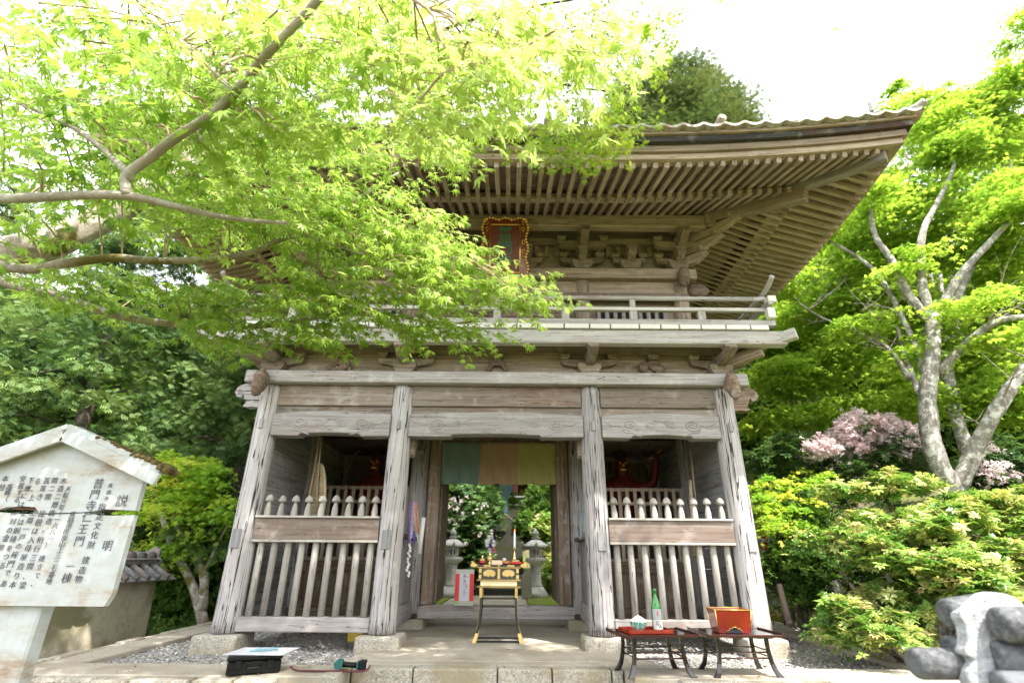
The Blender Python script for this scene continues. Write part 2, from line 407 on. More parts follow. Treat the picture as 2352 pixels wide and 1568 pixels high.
M_ROT = plain('rotten_wood_foot', (.045, .035, .03), .95, var=.6, vs=30)
CX = -0.22
def g(x, y, z): return (x + CX, y, z)
FY, MY, BY = 7.3, 9.15, 11.0

# ------------------------------------------------------------------ ground, platform, gravel
def hgt(x, y):
    h = -0.36
    if y > 5.6:
        o = max(0.0, abs(x - CX) - 5.0)
        h = -.20 + .22 * min(1, o / 1.2) * (1 if x > 0 else .1) if abs(x - CX) > 4.9 else -.25
        if y > 12.4: h = max(h, -.02)
    if x > 4.5: h = max(h, -.36 + .3 * min(1, max(0, (y - 3.5) / 2.5)))
    if y > 16.5: h += min(9.0, (y - 16.5) * .42)
    if x < -7: h += min(4, (-7 - x) * .12)
    if x > 9: h += min(6, (x - 9) * .3)
    return h + .02 * sin(x * 3.1) * cos(y * 2.7) * (abs(x - CX) > 5.2)
mb = MB()
xs = np.concatenate([[-150, -90, -50, -30], np.arange(-20, 22.1, .5), [30, 50, 90, 150]]); ys = np.concatenate([[-120, -60, -20], np.arange(-6, 32.1, .5), [45, 80, 160]])
vs = [(x, y, hgt(x, min(y, 40))) for y in ys for x in xs]; n = len(xs)
mb.add(vs, [(j * n + i, j * n + i + 1, (j + 1) * n + i + 1, (j + 1) * n + i) for j in range(len(ys) - 1) for i in range(n - 1)], vs, True)
m, nt, b = mat('ground_cover')
tc = nod(nt, 'ShaderNodeTexCoord').outputs['Object']
n1 = noise(nt, tc, 1.1, 6, .65); n2 = noise(nt, tc, 28, 4, .7)
col = ramp(nt, n1, [(.4, (.17, .14, .10)), (.5, (.11, .11, .04)), (.62, (.15, .19, .03))])
col = mixc(nt, .6, col, ramp(nt, n2, [(.3, (.35, .3, .25)), (.7, (1.0, 1.0, .9))]), 'MULTIPLY')
nt.links.new(col, b.inputs['Base Color']); b.inputs['Roughness'].default_value = 1; bump(nt, b, n2, .8, .03)
struct(mb.build('ground', m))
PX0, PX1, PY0, PY1 = CX - 4.65, CX + 4.85, 5.62, 12.5
AX0, AX1 = CX - 1.5, CX + 1.5
mb = MB()      # concrete border strips and the central apron, butted end to end
T = 0.0
mb.bx(PX0, AX0 + .12, PY0, 6.16, -.34, T)
mb.bx(AX1 - .12, PX1, PY0, 6.16, -.34, T)
mb.bx(AX0 + .12, AX1 - .12, 6.2, 6.42, -.3, T + .002)
mb.bx(PX0, PX0 + .42, 6.16, PY1, -.34, T); mb.bx(PX1 - .42, PX1, 6.16, PY1, -.34, T)
struct(mb.build('concrete_border', M_CONC, None, .01))
mb = MB(); zz = .003
mb.prism([(AX0, 6.42), (AX1, 6.42), (AX1, PY1), (AX0, PY1)], (0, 0, zz - .3), (1, 0, 0), (0, 1, 0), (0, 0, .3))
mb.prism([(AX0, 6.16), (AX0 + .12, 6.16), (AX0 + .12, 6.42), (AX0, 6.42)], (0, 0, -.297), (1, 0, 0), (0, 1, 0), (0, 0, .3))
mb.prism([(AX1, 6.16), (AX1, 6.42), (AX1 - .12, 6.42), (AX1 - .12, 6.16)], (0, 0, -.297), (1, 0, 0), (0, 1, 0), (0, 0, .3))
mb.prism([(AX1, 6.16), (AX1 + .34, 6.16), (AX1, 7.0)], (0, 0, -.197), (1, 0, 0), (0, 1, 0), (0, 0, .2))
mb.prism([(AX0, 6.16), (AX0, 6.9), (AX0 - .1, 6.16)], (0, 0, -.197), (1, 0, 0), (0, 1, 0), (0, 0, .2))
struct(mb.build('concrete_floor', M_CONC, None, .006))
mb = MB()
mb.bx(PX0 + .42, AX0, 6.16, PY1, -.3, -.06); mb.bx(AX1, PX1 - .42, 6.16, PY1, -.3, -.06)
struct(mb.build('gravel_bed', M_GRAV))
# loose stones of the gravel (uncountable)
N = 15000; P = np.empty((N, 3)); k = 0
side = NR.random(N) < .5
P[:, 0] = np.where(side, NR.uniform(PX0 + .42, AX0, N), NR.uniform(AX1, PX1 - .42, N)); P[:, 1] = 6.16 + NR.random(N) ** 1.4 * 3.2; P[:, 2] = NR.uniform(-.062, -.045, N)
def pebbles(name, P, size, m):
    N = len(P); M = frames(NR.uniform(0, 6.28, N), NR.uniform(-.4, .4, N), NR.uniform(-.4, .4, N))
    tv = np.array([(1, .1, 0), (.3, .8, .1), (-.8, .6, 0), (-1, -.2, .1), (-.2, -.8, 0), (.8, -.6, .1), (.3, .1, .55), (-.35, 0, .5)])
    tf = [(0, 1, 6), (1, 2, 7, 6), (2, 3, 7), (3, 4, 7), (4, 5, 6, 7), (5, 0, 6)]
    V = np.einsum('nij,tj->nti', M, tv) * (size * NR.uniform(.5, 1.3, N))[:, None, None] + P[:, None, :]
    me = bpy.data.meshes.new(name)
    fl, ls = [], []
    for f in tf: ls.append(len(fl)); fl += list(f)
    fl = np.array(fl); nl = len(fl); k = len(tv)
    me.vertices.add(N * k); me.vertices.foreach_set('co', V.reshape(-1).astype('f'))
    L = (fl[None] + (np.arange(N) * k)[:, None]).ravel().astype('i'); me.loops.add(len(L)); me.loops.foreach_set('vertex_index', L)
    st = (np.array(ls)[None] + (np.arange(N) * nl)[:, None]).ravel().astype('i'); me.polygons.add(len(st)); me.polygons.foreach_set('loop_start', st)
    me.update(calc_edges=True)
    a = me.attributes.new('rnd', 'FLOAT', 'POINT'); a.data.foreach_set('value', np.repeat(NR.random(N), k).astype('f'))
    o = finish(name, me, m, None); o['kind'] = 'stuff'; return o
m, nt, b = mat('pebble')
nt.links.new(ramp(nt, attr(nt, 'rnd').outputs['Fac'], [(0, (.16, .17, .18)), (.35, (.27, .27, .265)), (.6, (.26, .21, .165)), (.8, (.38, .37, .35)), (1, (.55, .53, .49))]), b.inputs['Base Color'])
b.inputs['Roughness'].default_value = .85
o = pebbles('gravel', P, .017, m); o['label'] = 'grey and tan gravel spread under and before the gate'
# granite kerb blocks and the step down in the middle
mb = MB(); x = AX0 + .13
for wd in (.62, .85, .55, .60, .2):
    mb.bx(x + .006, min(x + wd, AX1 - .13) - .006, 5.99, 6.2, -.2, .004); x += wd
mb.bx(AX0 - .06, AX0 + .118, 5.6, 5.99, -.35, .012)
mb.bx(AX1 - .118, AX1 + .06, 5.6, 5.99, -.35, .012)
struct(mb.build('granite_kerb', M_STONE, None, .018, 2))
mb = MB(); x = AX0 + .12
for wd in (.9, .8, 1.05): mb.bx(x + .005, x + wd - .005, 5.35, 5.988, -.4, -.17); x += wd
struct(mb.build('stone_step', M_STONE, None, .02, 2))
mb = MB(); x = PX0 - .1
while x < PX1:
    wd = R.uniform(.3, .6)
    if not (AX0 - .1 < x + wd and x < AX1 + .1): mb.box((x + wd / 2, 5.55 + R.uniform(-.03, .03), -.2), (wd - .02, .17, .39 + R.uniform(-.02, .02)), rotz(R.uniform(-.04, .04)))
    x += wd
y = 5.7
while y < 12:
    wd = R.uniform(.3, .7)
    for xx in (PX0 - .05, PX1 + .05): mb.box((xx + R.uniform(-.02, .02), y + wd / 2, -.18), (.14, wd - .02, .38 + R.uniform(-.02, .02)), rotz(R.uniform(-.05, .05)))
    y += wd
struct(mb.build('edge_stones', M_STONE, None, .025, 2))

# ------------------------------------------------------------------ THE GATE
gate = thing('temple_gate', g(0, MY, 0), 'two-storey weathered timber temple gate with balcony, deep rafters and curved tiled roof', 'temple gate')
XO, XI = 3.35, 1.385
UX, UY = 3.0, 7.45          # upper storey half width, front face
def col(x, y, z0=.15, z1=3.38, r=.165, mat_=M_POST, stone=True):
    pr = [(r * 1.03 + .012 * (R.random() - .5), z0)] + [(r * (1 + R.uniform(-.01, .01)) * (1 - .06 * t), z0 + (z1 - z0) * t) for t in (.05, .2, .4, .6, .8, .97)] + [(r * .88, z1)]
    mb = MB().lathe((x + CX, y, 0), pr, 28)
    o = mb.build('column', mat_, gate)
    if y < MY + .1:
        ft = MB(); n_ = 30; vs, fs = [], []
        for k in range(n_):
            a = 2 * pi * k / n_; hh_ = z0 + .025 + .05 * abs(sin(a * 2.3 + x)) * R.uniform(.3, 1.2)
            for zz_, rr_ in ((z0 + .001, r * 1.055), (hh_, r * 1.035)): vs.append((x + CX + cos(a) * rr_, y + sin(a) * rr_, zz_))
        fs = [(2 * k, (2 * k + 2) % (2 * n_), (2 * k + 3) % (2 * n_), 2 * k + 1) for k in range(n_)]
        ft.add(vs, fs, vs, True).build('rotten_foot', M_ROT, o)
    if stone:
        w = .27 + R.uniform(-.02, .03); s = MB()
        s.prism([(-w, -w), (w, -w * .95), (w * .97, w), (-w * .98, w)], (x + CX, y, -.26), (1, 0, 0), (0, 1, 0), (0, 0, .40))
        s.build('foundation_stone', M_STONE, gate, .03, 2)
    return o
for yy in (FY, MY, BY):
    for x in (-XO, -XI, XI, XO):
        o = col(x, yy)
        if yy == FY:
            # pegs and dutchman patches let into the post
            mb = MB(); s = -1 if x < 0 else 1
            mb.bx(x + CX - .028, x + CX + .028, yy - .185, yy - .14, 2.70, 2.83)
            mb.build('mortise_plug', M_PLANK, o, .004); mb = MB()
            mb.bx(x + CX - .05 + s * .03, x + CX + .06 + s * .03, yy - .176, yy - .13, 1.12, 1.36)
            mb.build('mortise_plug', M_PLANK, o, .004)
# top plate, tie beams
mb = MB()
mb.bx(CX - XO - .34, CX + XO + .34, FY - .24, FY + .24, 3.37, 3.55)
mb.build('top_plate', M_BEAM, gate, .012)
mb = MB(); mb.bx(CX - XO - .34, CX + XO + .34, BY - .24, BY + .24, 3.37, 3.55); mb.build('top_plate', M_BEAM, gate, .012)
for s in (-1, 1):
    mb = MB(); mb.bx(CX + s * XO - .24, CX + s * XO + .24, FY + .242, BY - .242, 3.37, 3.55)
    mb.build('top_plate', M_BEAM, gate, .012)
for x0, x1 in ((-XO, -XI), (-XI, XI), (XI, XO)):
    a, b_ = x0 + .14, x1 - .14
    MB().bx(CX + a, CX + b_, FY - .09, FY + .09, 3.06, 3.366).build('tie_beam', M_TIE, gate, .01)
    MB().bx(CX + a, CX + b_, FY - .05, FY + .03, 2.93, 3.057).build('infill_board', M_TIE, gate)
    MB().bx(CX + a, CX + b_, BY - .09, BY + .09, 2.9, 3.366).build('tie_beam', M_BEAM, gate, .01)
    MB().bx(CX + a, CX + b_, MY - .07, MY + .07, 3.0, 3.366).build('tie_beam', M_DARKW, gate, .01)
# rounded head and scroll nosings at the outer posts
for s in (-1, 1):
    x = CX + s * XO
    mb = MB(); pr = [(-.20, .02), (-.17, .12), (-.05, .18), (.1, .17), (.18, .08), (.2, -.06), (.15, -.2), (.06, -.28), (-.06, -.27), (-.15, -.14)]
    mb.prism([(a * .62, b_ * .8) for a, b_ in pr], (x + s * .02, FY - .30, 3.36), (0, 1, 0), (0, 0, 1), (0.001, 0, 0))
    mb = MB()
    mb.ball((x + s * .03, FY - .36, 3.34), .125, 10, (.8, 1.0, 1.45), jit=.12); mb.ball((x + s * .03, FY - .42, 3.22), .10, 8, (.75, 1.0, 1.2), jit=.15)
    mb.build('beam_nosing', M_DARKW, gate)
    mb = MB(); sc = [(0, .16), (.14, .17), (.26, .20), (.36, .16), (.40, .07), (.36, 0), (.29, -.01), (.27, .05), (.24, -.03), (.2, -.09), (.24, -.14), (.18, -.16), (.1, -.15), (0, -.16)]
    if s < 0: sc = sc[::-1]
    mb.prism(sc, (x + s * .13, FY - .07, 3.19), (s, 0, 0), (0, 0, 1), (0, .14, 0))
    mb.tube([(x + s * (.13 + .33 + .045 * k / 14 * cos(k * .8) ), FY - .075, 3.19 + .09 + .045 * k / 14 * sin(k * .8)) for k in range(15)], .006, 5)
    mb.build('scroll_nosing', M_DARKW if s > 0 else M_POST, gate, .01)
# carved rainbow beams with cloud scrolls in relief
def swirl(cx, cz, r, s, y, turns=1.9, n=26):
    return [(cx + s * r * (1 - .82 * k / n) * cos(pi + 2 * pi * turns * k / n * 1.0), y, cz + r * .75 * (1 - .82 * k / n) * sin(pi + 2 * pi * turns * k / n)) for k in range(n + 1)]
for x0, x1 in ((-XO, -XI), (-XI, XI), (XI, XO)):
    a, b_ = x0 + .135, x1 - .135; L = b_ - a; mid = (a + b_) / 2
    bot = [(a, 2.61), (a + L * .24, 2.605), (a + L * .25, 2.635)] + [(a + L * t, 2.635 + .018 * sin(pi * (t - .25) * 2)) for t in (.4, .5, .6)] + [(a + L * .75, 2.635), (a + L * .76, 2.605), (b_, 2.61)]
    top = [(b_, 2.925)] + [(a + L * t, 2.925 + .045 * sin(pi * t)) for t in (.85, .7, .5, .3, .15)] + [(a, 2.925)]
    y = FY - .13
    mb = MB().prism(bot + top, (CX, y, 0), (1, 0, 0), (0, 0, 1), (0, .22, 0))
    o = mb.build('rainbow_beam', M_BEAM, gate, .008)
    k = L / 1.7
    for s, e in ((1, a), (-1, b_)):
        cv = MB()
        ex = e + CX
        cv.tube(swirl(ex + s * .40, 2.79, .115, s, y - .003), .0075, 5)
        cv.tube(swirl(ex + s * .70, 2.80, .075, s, y - .003), .0065, 5)
        cv.tube(smooth([(ex + s * .06, y - .003, 2.83), (ex + s * .16, y - .003, 2.78), (ex + s * .29, y - .003, 2.79)], 5), .0075, 5)
        cv.tube(smooth([(ex + s * .29, y - .003, 2.74), (ex + s * .33, y - .003, 2.69), (ex + s * .42, y - .003, 2.68), (ex + s * .5, y - .003, 2.64), (ex + s * .56, y - .003, 2.625)], 5), .0075, 5)
        cv.tube(smooth([(ex + s * .63, y - .003, 2.77), (ex + s * .72, y - .003, 2.755), (ex + s * .8, y - .003, 2.83), (ex + s * .95 * min(1, k), y - .003, 2.86)], 5), .006, 5)
        cv.build('cloud_scroll', M_BEAM, o)
# ---- bracket zone under the balcony
MB().bx(CX - XO, CX + XO, FY + .0, FY + .09, 3.553, 4.06).build('wall_panel', M_KOSHI, gate)
MB().bx(CX - XO - .3, CX + XO + .3, FY - .07, FY - .003, 3.90, 4.03).build('bracket_rail', M_KOSHI, gate, .01)
for s in (-1, 1):
    MB().bx(CX + s * XO - .045, CX + s * XO + .045, FY + .1, BY, 3.553, 4.06).build('wall_panel', M_EAVE, gate)
def arm_poly(w, h): return [(-w, h), (w, h), (w, h * .55), (w * .88, h * .25), (w * .66, .02), (w * .5, 0), (-w * .5, 0), (-w * .66, .02), (-w * .88, h * .25), (-w, h * .55)]
def masu(mb, x, y, z, w, h):
    mb.prism([(-w, h), (w, h), (w, h * .5), (w * .68, 0), (-w * .68, 0), (-w, h * .5)], (x, y - w, z), (1, 0, 0), (0, 0, 1), (0, 2 * w, 0))
def bracket(x, y, z, fw=.62, w=.42, tiers=1, name='bracket'):
    M_EAVE = M_KOSHI
    mb = MB(); masu(mb, x, y - .02, z, .17, .17)
    o = mb.build(name, M_EAVE, gate, .006)
    am = MB()
    for t in range(tiers):
        zz = z + .13 + t * .2; yy = y - .05 - t * .2
        am.prism(arm_poly(w * (1 + .15 * t), .12), (x, yy - .055, zz), (1, 0, 0), (0, 0, 1), (0, .11, 0))
        f = fw * (t + 1) / tiers
        # the forward arm ends in a carved beak
        am.prism([(0, 0), (f * .6, 0), (f * .8, .03), (f + .07, .10), (f + .02, .15), (0, .15)], (x - .065, y, zz - .012 * t), (0, -1, 0), (0, 0, 1), (.13, 0, 0))
    am.build('bracket_arm', M_EAVE, o, .006)
    for t in range(tiers):
        zz = z + .253 + t * .2; yy = y - .05 - t * .2
        for dx in (-1, 0, 1): bl = MB(); masu(bl, x + dx * w * .85 * (1 + .15 * t), yy, zz, .075, .085); bl.build('bearing_block', M_EAVE, o, .004)
        bl = MB(); masu(bl, x, y - fw * (t + 1) / tiers * .85, zz + .003, .085, .09); bl.build('bearing_block', M_EAVE, o, .004)
for x in (-XO, -XI, XI, XO): bracket(CX + x, FY, 3.553, .62, .42)
def frogleg(x, y, z, w, h, mt=M_DARKW):
    out = [(-w, 0), (-w * .86, h * .12), (-w * .6, h * .2), (-w * .5, h * .5), (-w * .36, h * .85), (-w * .16, h), (w * .16, h), (w * .36, h * .85), (w * .5, h * .5), (w * .6, h * .2), (w * .86, h * .12), (w, 0),
           (w * .45, 0), (w * .32, h * .35), (w * .16, h * .6), (-w * .16, h * .6), (-w * .32, h * .35), (-w * .45, 0)]
    mb = MB().prism(out, (x, y, z), (1, 0, 0), (0, 0, 1), (0, .08, 0))
    masu(mb, x, y + .03, z + h + .002, .09, .08)
    mb.build('frog_leg_strut', mt, gate, .008)
for x in (-2.37, 0, 2.37): frogleg(CX + x, FY - .085, 3.555, .30, .25)
mb = MB()
for x in (-2.37, 2.37):
    for k in range(7): mb.ball((CX + x + R.uniform(-.16, .16), FY - .09, 3.6 + R.uniform(0, .14)), R.uniform(.035, .06), 6, (1.3, .5, 1), jit=.2)
mb.build('carved_leaves', M_DARKW, gate)
# ---- balcony
BX, BYF = 3.97, 6.66      # half width and front edge of the balcony
BR_ = MY * 2 - BYF
MB().bx(CX - BX - .20, CX + BX + .20, BYF + .02, BYF + .17, 3.86, 4.068).build('balcony_beam', M_BALC, gate, .01)
MB().bx(CX - BX - .3, CX + BX + .3, BR_ - .17, BR_ - .02, 3.86, 4.068).build('balcony_beam', M_BALC, gate, .01)
for s in (-1, 1):
    xx = CX + s * (BX - .1); MB().bx(xx - .075, xx + .075, BYF + .175, BR_ - .175, 3.86, 4.068).build('balcony_beam', M_BALC, gate, .01)
    # diagonal corner beam poking out past the corner
    MB().beam((CX + s * (XO - .1), FY + .1, 3.72), (CX + s * (BX - .1), BYF + .20, 3.84), .13, .16).build('corner_beam', M_EAVE, gate, .01)
    MB().beam((CX + s * (BX + .10), BYF + .10, 3.97), (CX + s * (BX + .30), BYF - .06, 4.00), .13, .15).build('corner_beam', M_BALC, gate, .01)
x = -BX - .02; ndk = 0
while x < BX - .05:
    wd = R.uniform(.24, .42); x2 = min(x + wd, BX + .02)
    o = MB().bx(CX + x + .006, CX + x2 - .006, BYF + .0, UY + .3, 4.07, 4.145 + R.uniform(-.004, .004)).build('floor_plank', M_BALC, gate)
    MB().bx(CX + x + .010, CX + x2 - .010, BYF - .022, BYF - .002, 4.074, 4.143).build('painted_end', M_WHITE, o, .004)
    x = x2
for s in (-1, 1):
    y = UY + .32
    while y < BR_:
        a, b_ = sorted((CX + s * (BX + .02), CX + s * (UX - .2)))
        MB().bx(a, b_, y, y + .33, 4.07, 4.145).build('floor_plank', M_BALC, gate); y += .336
RY = BYF + .06
rail = MB(); rail.bx(CX - BX - .08, CX + BX + .08, RY - .05, RY + .05, 4.15, 4.24); rail.build('ground_rail', M_BALC, gate, .006)
MB().bx(CX - BX - .1, CX + BX + .1, RY - .04, RY + .04, 4.385, 4.44).build('middle_rail', M_BALC, gate, .006)
MB().tube([(CX - BX - .32, RY, 4.73), (CX - BX - .1, RY, 4.62)] + [(CX + x, RY, 4.60) for x in (-3.8, -2, 0, 2, 3.8)], .036, 10).build('top_rail', M_BALC, gate)
# the right end turns up at the corner
MB().tube([(CX + 3.8, RY + .002, 4.60), (CX + BX, RY, 4.605)], .036, 10).build('top_rail', M_BALC, gate)
for s in (-1, 1):
    xx = CX + s * BX
    MB().bx(xx - .05, xx + .05, RY + .052, BR_ - .1, 4.15, 4.24).build('ground_rail', M_BALC, gate, .006)
    MB().bx(xx - .04, xx + .04, RY - .16, BR_ - .1, 4.443, 4.50).build('middle_rail', M_BALC, gate, .006)
    MB().tube(smooth([(xx, RY - .34, 4.80), (xx, RY - .16, 4.72), (xx, RY + .1, 4.675), (xx, RY + 1, 4.665), (xx, BR_ - .1, 4.665)], 4), .036, 10).build('top_rail', M_BALC, gate)
    MB().bx(xx - .055, xx + .055, RY - .14, RY - .052, 4.244, 4.40).build('rail_end', M_WHITE, gate, .004)
    MB().bx(xx + s * .055 - .06, xx + s * .055 + .06, RY - .13, RY + .0, 4.503, 4.60).build('rail_end', M_WHITE, gate, .004)
    for yy in (RY + 1, RY + 2, RY + 3, RY + 4): MB().bx(xx - .04, xx + .04, yy - .045, yy + .045, 4.243, 4.44).build('railing_post', M_BALC, gate, .004)
for x in (-3, -2, -1, 0, 1, 2, 3):
    full = x % 2 == 0
    MB().bx(CX + x - .055, CX + x + .055, RY - .035, RY + .035, 4.243, 4.382).build('railing_post', M_BALC, gate, .005)
    if full: MB().bx(CX + x - .04, CX + x + .04, RY - .03, RY + .03, 4.443, 4.567).build('railing_post', M_BALC, gate, .005)
# ---- upper storey wall
MB().bx(CX - UX, CX + UX, UY + .05, UY + .12, 4.15, 6.45).build('upper_wall', M_EAVE, gate)
for s in (-1, 1): MB().bx(CX + s * UX - .04, CX + s * UX + .04, UY + .13, 2 * MY - UY, 4.15, 6.45).build('upper_wall', M_EAVE, gate)
MB().bx(CX - UX, CX + UX, 2 * MY - UY - .1, 2 * MY - UY, 4.15, 6.45).build('upper_wall', M_EAVE, gate)
for x in (-UX, -XI, XI, UX):
    MB().tube([(CX + x, UY, 4.15), (CX + x, UY, 5.26)], .125, 20).build('upper_column', M_EAVE, gate)
MB().bx(CX - UX - .26, CX + UX + .26, UY - .19, UY + .045, 5.265, 5.45).build('upper_plate', M_EAVE, gate, .012)
MB().bx(CX - UX + .1, CX + UX - .1, UY - .07, UY + .045, 5.02, 5.262).build('head_beam', M_EAVE, gate, .01)
MB().bx(CX - UX - .1, CX + UX + .1, UY - .135, UY - .075, 4.90, 5.015).build('nageshi_board', M_RAILB, gate, .006)
MB().bx(CX - UX, CX + UX, UY - .135, UY + .045, 4.152, 4.28).build('sill_board', M_BALC, gate, .006)
for s in (-1, 1):
    mb = MB(); mb.ball((CX + s * UX, UY - .27, 5.24), .12, 9, (.8, .9, 1.5), jit=.12); mb.ball((CX + s * (UX + .3), UY - .02, 5.12), .13, 9, (1.4, .6, .9), jit=.15)
    mb.build('beam_nosing', M_DARKW, gate)
for a in (-2.75, 1.6):        # barred windows either side of the doors
    MB().bx(CX + a, CX + a + 1.15, UY + .03, UY + .045, 4.35, 4.82).build('window_shade_sheet', M_DARK, gate)  # flat near-black sheet, painted shade for the depth behind the bars
    mb = MB()
    for k in range(9): mb.bx(CX + a + .0 + k * .135, CX + a + .06 + k * .135, UY - .02, UY + .027, 4.35, 4.82)
    mb.build('window_bars', M_BEAM, gate)
for s in (-1, 1):
    MB().bx(CX + (.02 if s > 0 else -1.2), CX + (1.2 if s > 0 else -.02), UY - .02, UY + .045, 4.285, 4.895).build('upper_door', M_DARKW, gate, .006)
# upper brackets
for x in (-UX, -XI, XI, UX): bracket(CX + x, UY, 5.452, .62, .36, 2, 'upper_bracket')
for x in (-2.19, 2.19, -.46, .46): bracket(CX + x, UY, 5.452, .34, .27, 1, 'middle_bracket'); 
mb = MB()
for k in range(34):
    x = -UX + .1 + k * .175
    MB().bx(CX + x, CX + x + .07, UY - .02, UY + .045, 5.78, 5.98).build('wall_rib', M_EAVE, gate)
MB().bx(CX - UX - .5, CX + UX + .5, UY - .115, UY - .03, 5.98, 6.08).build('bracket_rail', M_EAVE, gate, .008)
MB().bx(CX - UX - .5, CX + UX + .5, 6.90, 7.06, 6.02, 6.26).build('eave_purlin', M_EAVE, gate, .012)
for s in (-1, 1):
    xx = CX + s * (UX + .45)
    MB().bx(xx - .08, xx + .08, 6.85, 2 * MY - 6.9, 6.02, 6.255).build('eave_purlin', M_EAVE, gate, .012)
    # stepped diagonal brackets carrying the hip
    mb = MB(); d = np.array((s, -1, 0)) / 1.4142; base = np.array((CX + s * UX, UY, 0))
    for t in range(3):
        p = base + d * (.1); z = 5.52 + .19 * t; L = .42 + .3 * t; n_ = np.array((1, s, 0)) / 1.4142
        mb.prism([(0, 0), (L * .6, 0), (L * .85, .05), (L + .05, .12), (L, .16), (0, .16)], p - n_ * .06 + np.array((0, 0, z)), d, (0, 0, 1), n_ * .12)
        masu(mb, *(p + d * L * .9)[:2], z + .165, .085, .07)
    mb.build('corner_bracket', M_EAVE, gate, .006)
# ---- the roof: rings of boards swept round the eaves with rising corners
EX, EY = 5.57, MY - 4.93          # half sizes of the tile edge
def gl(t): t = min(1.0, abs(t)); return max(0.0, (t - .22) / .78) ** 2.1
def edge_pt(side, t, d, z, L):
    hx, hy = EX - d, EY - d; zz = z + L * gl(t)
    return {0: (CX + t * hx, MY - hy, zz), 1: (CX + hx, MY + t * hy, zz), 2: (CX - t * hx, MY + hy, zz), 3: (CX - hx, MY - t * hy, zz)}[side]
def ring(name, d0, d1, z0, z1, L, m, z0b=None, z1b=None, n=24, Lb=None):
    """a board with section (d0..d1) x (z0..z1) along each side; z0b, z1b the heights at its inner edge"""
    z0b = z0 if z0b is None else z0b; z1b = z1 if z1b is None else z1b
    for sd_ in range(4):
        mb = MB(); vs, gs, fs = [], [], []
        for i in range(n + 1):
            t = -1 + 2 * i / n; o = 17.3 * sd_
            for d, z in ((d0, z0), (d0, z1), (d1, z1b), (d1, z0b)):
                vs.append(edge_pt(sd_, t, d, z, L if d == d0 or Lb is None else Lb)); gs.append((t * EX + o, d * 1.0 + z0 * 7, z))
        for i in range(n):
            for k in range(4): fs.append((i * 4 + k, i * 4 + (k + 1) % 4, (i + 1) * 4 + (k + 1) % 4, (i + 1) * 4 + k))
        fs += [(3, 2, 1, 0), tuple(n * 4 + k for k in range(4))]
        mb.add(vs, fs, gs); mb.build(name, m, gate)
ring('eave_board', .20, .34, 5.775, 5.865, .33, M_EAVE)
ring('eave_board', .155, .33, 5.868, 5.965, .335, M_EAVE)
ring('shingle_edge', .09, .33, 5.968, 6.055, .345, M_EDGE)
ring('verge_board', .05, .33, 6.058, 6.10, .35, M_EAVE)
ring('flying_beam', 1.17, 1.30, 5.945, 6.05, .19, M_EAVE)
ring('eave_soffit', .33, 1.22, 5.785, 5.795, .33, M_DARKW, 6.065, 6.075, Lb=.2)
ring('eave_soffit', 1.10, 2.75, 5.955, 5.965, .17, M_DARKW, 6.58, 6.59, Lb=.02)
def lift_at(sd_, c, d, L):      # lift for a rafter at cross coordinate c on a side
    return L * gl(c / ((EX if sd_ in (0, 2) else EY) - d))
raf = []
for sd_ in (0, 1, 3, 2):
    half = (EX if sd_ in (0, 2) else EY) - .42; sp = .148; nn = int(half / sp)
    for k in range(-nn, nn + 1):
        c = k * sp
        if sd_ == 3: c = -c
        hip = (EX if sd_ in (0, 2) else EY) - abs(c)          # distance from the eave at which this line meets the hip
        for kind in (0, 1):
            if kind == 0: d0, d1, z0, z1, L = .26, min(1.45, hip - .06), 5.735, 6.06, .33
            else: d0, d1, z0, z1, L = 1.08, min(2.9, hip - .06), 5.905, 6.60, .17
            if d1 < d0 + .12: continue
            full = 1.45 if kind == 0 else 2.9
            zi = z0 + (z1 - z0) * (d1 - d0) / (full - d0); Lq = .2 if kind == 0 else .02; l0 = lift_at(sd_, c, d0, L); l1 = lift_at(sd_, c, d1, L + (Lq - L) * (d1 - d0) / (full - d0))
            def P_(d, z):
                return {0: (CX + c, MY - EY + d, z), 2: (CX + c, MY + EY - d, z), 1: (CX + EX - d, MY + c, z), 3: (CX - EX + d, MY + c, z)}[sd_]
            raf.append((sd_, c, kind, P_(d0, z0 + l0), P_(d1, zi + l1)))
def rkey(r):
    sd_, c, kind, a, b_ = r; mx = (np.array(a) + b_) / 2; dist = np.linalg.norm(mx - EYE)
    return {0: 0 if c > -1.8 else 8, 1: 4, 3: 20, 2: 40}[sd_] + dist * .3
raf.sort(key=rkey)
rest = MB()
for i, (sd_, c, kind, a, b_) in enumerate(raf):
    if i < 98: MB().beam(a, b_, .062 + R.uniform(-.004, .004), .075).build('rafter', M_EAVE, gate)
    else: rest.beam(a, b_, .062, .075)
o = rest.build('rafters', M_EAVE, gate); o['kind'] = 'stuff'
for sx in (-1, 1):
    for sy in (-1, 1):
        def hp(x, y, z): return (CX + sx * x, MY + sy * (MY - y), z)
        MB().beam(hp(2.9, 7.55, 6.42), hp(4.5, 5.97, 5.93), .17, .2).build('hip_rafter', M_EAVE, gate, .012)
        MB().beam(hp(4.15, 6.32, 6.17), hp(5.22, 5.28, 6.03), .15, .19).build('hip_rafter', M_BEAM, gate, .012)
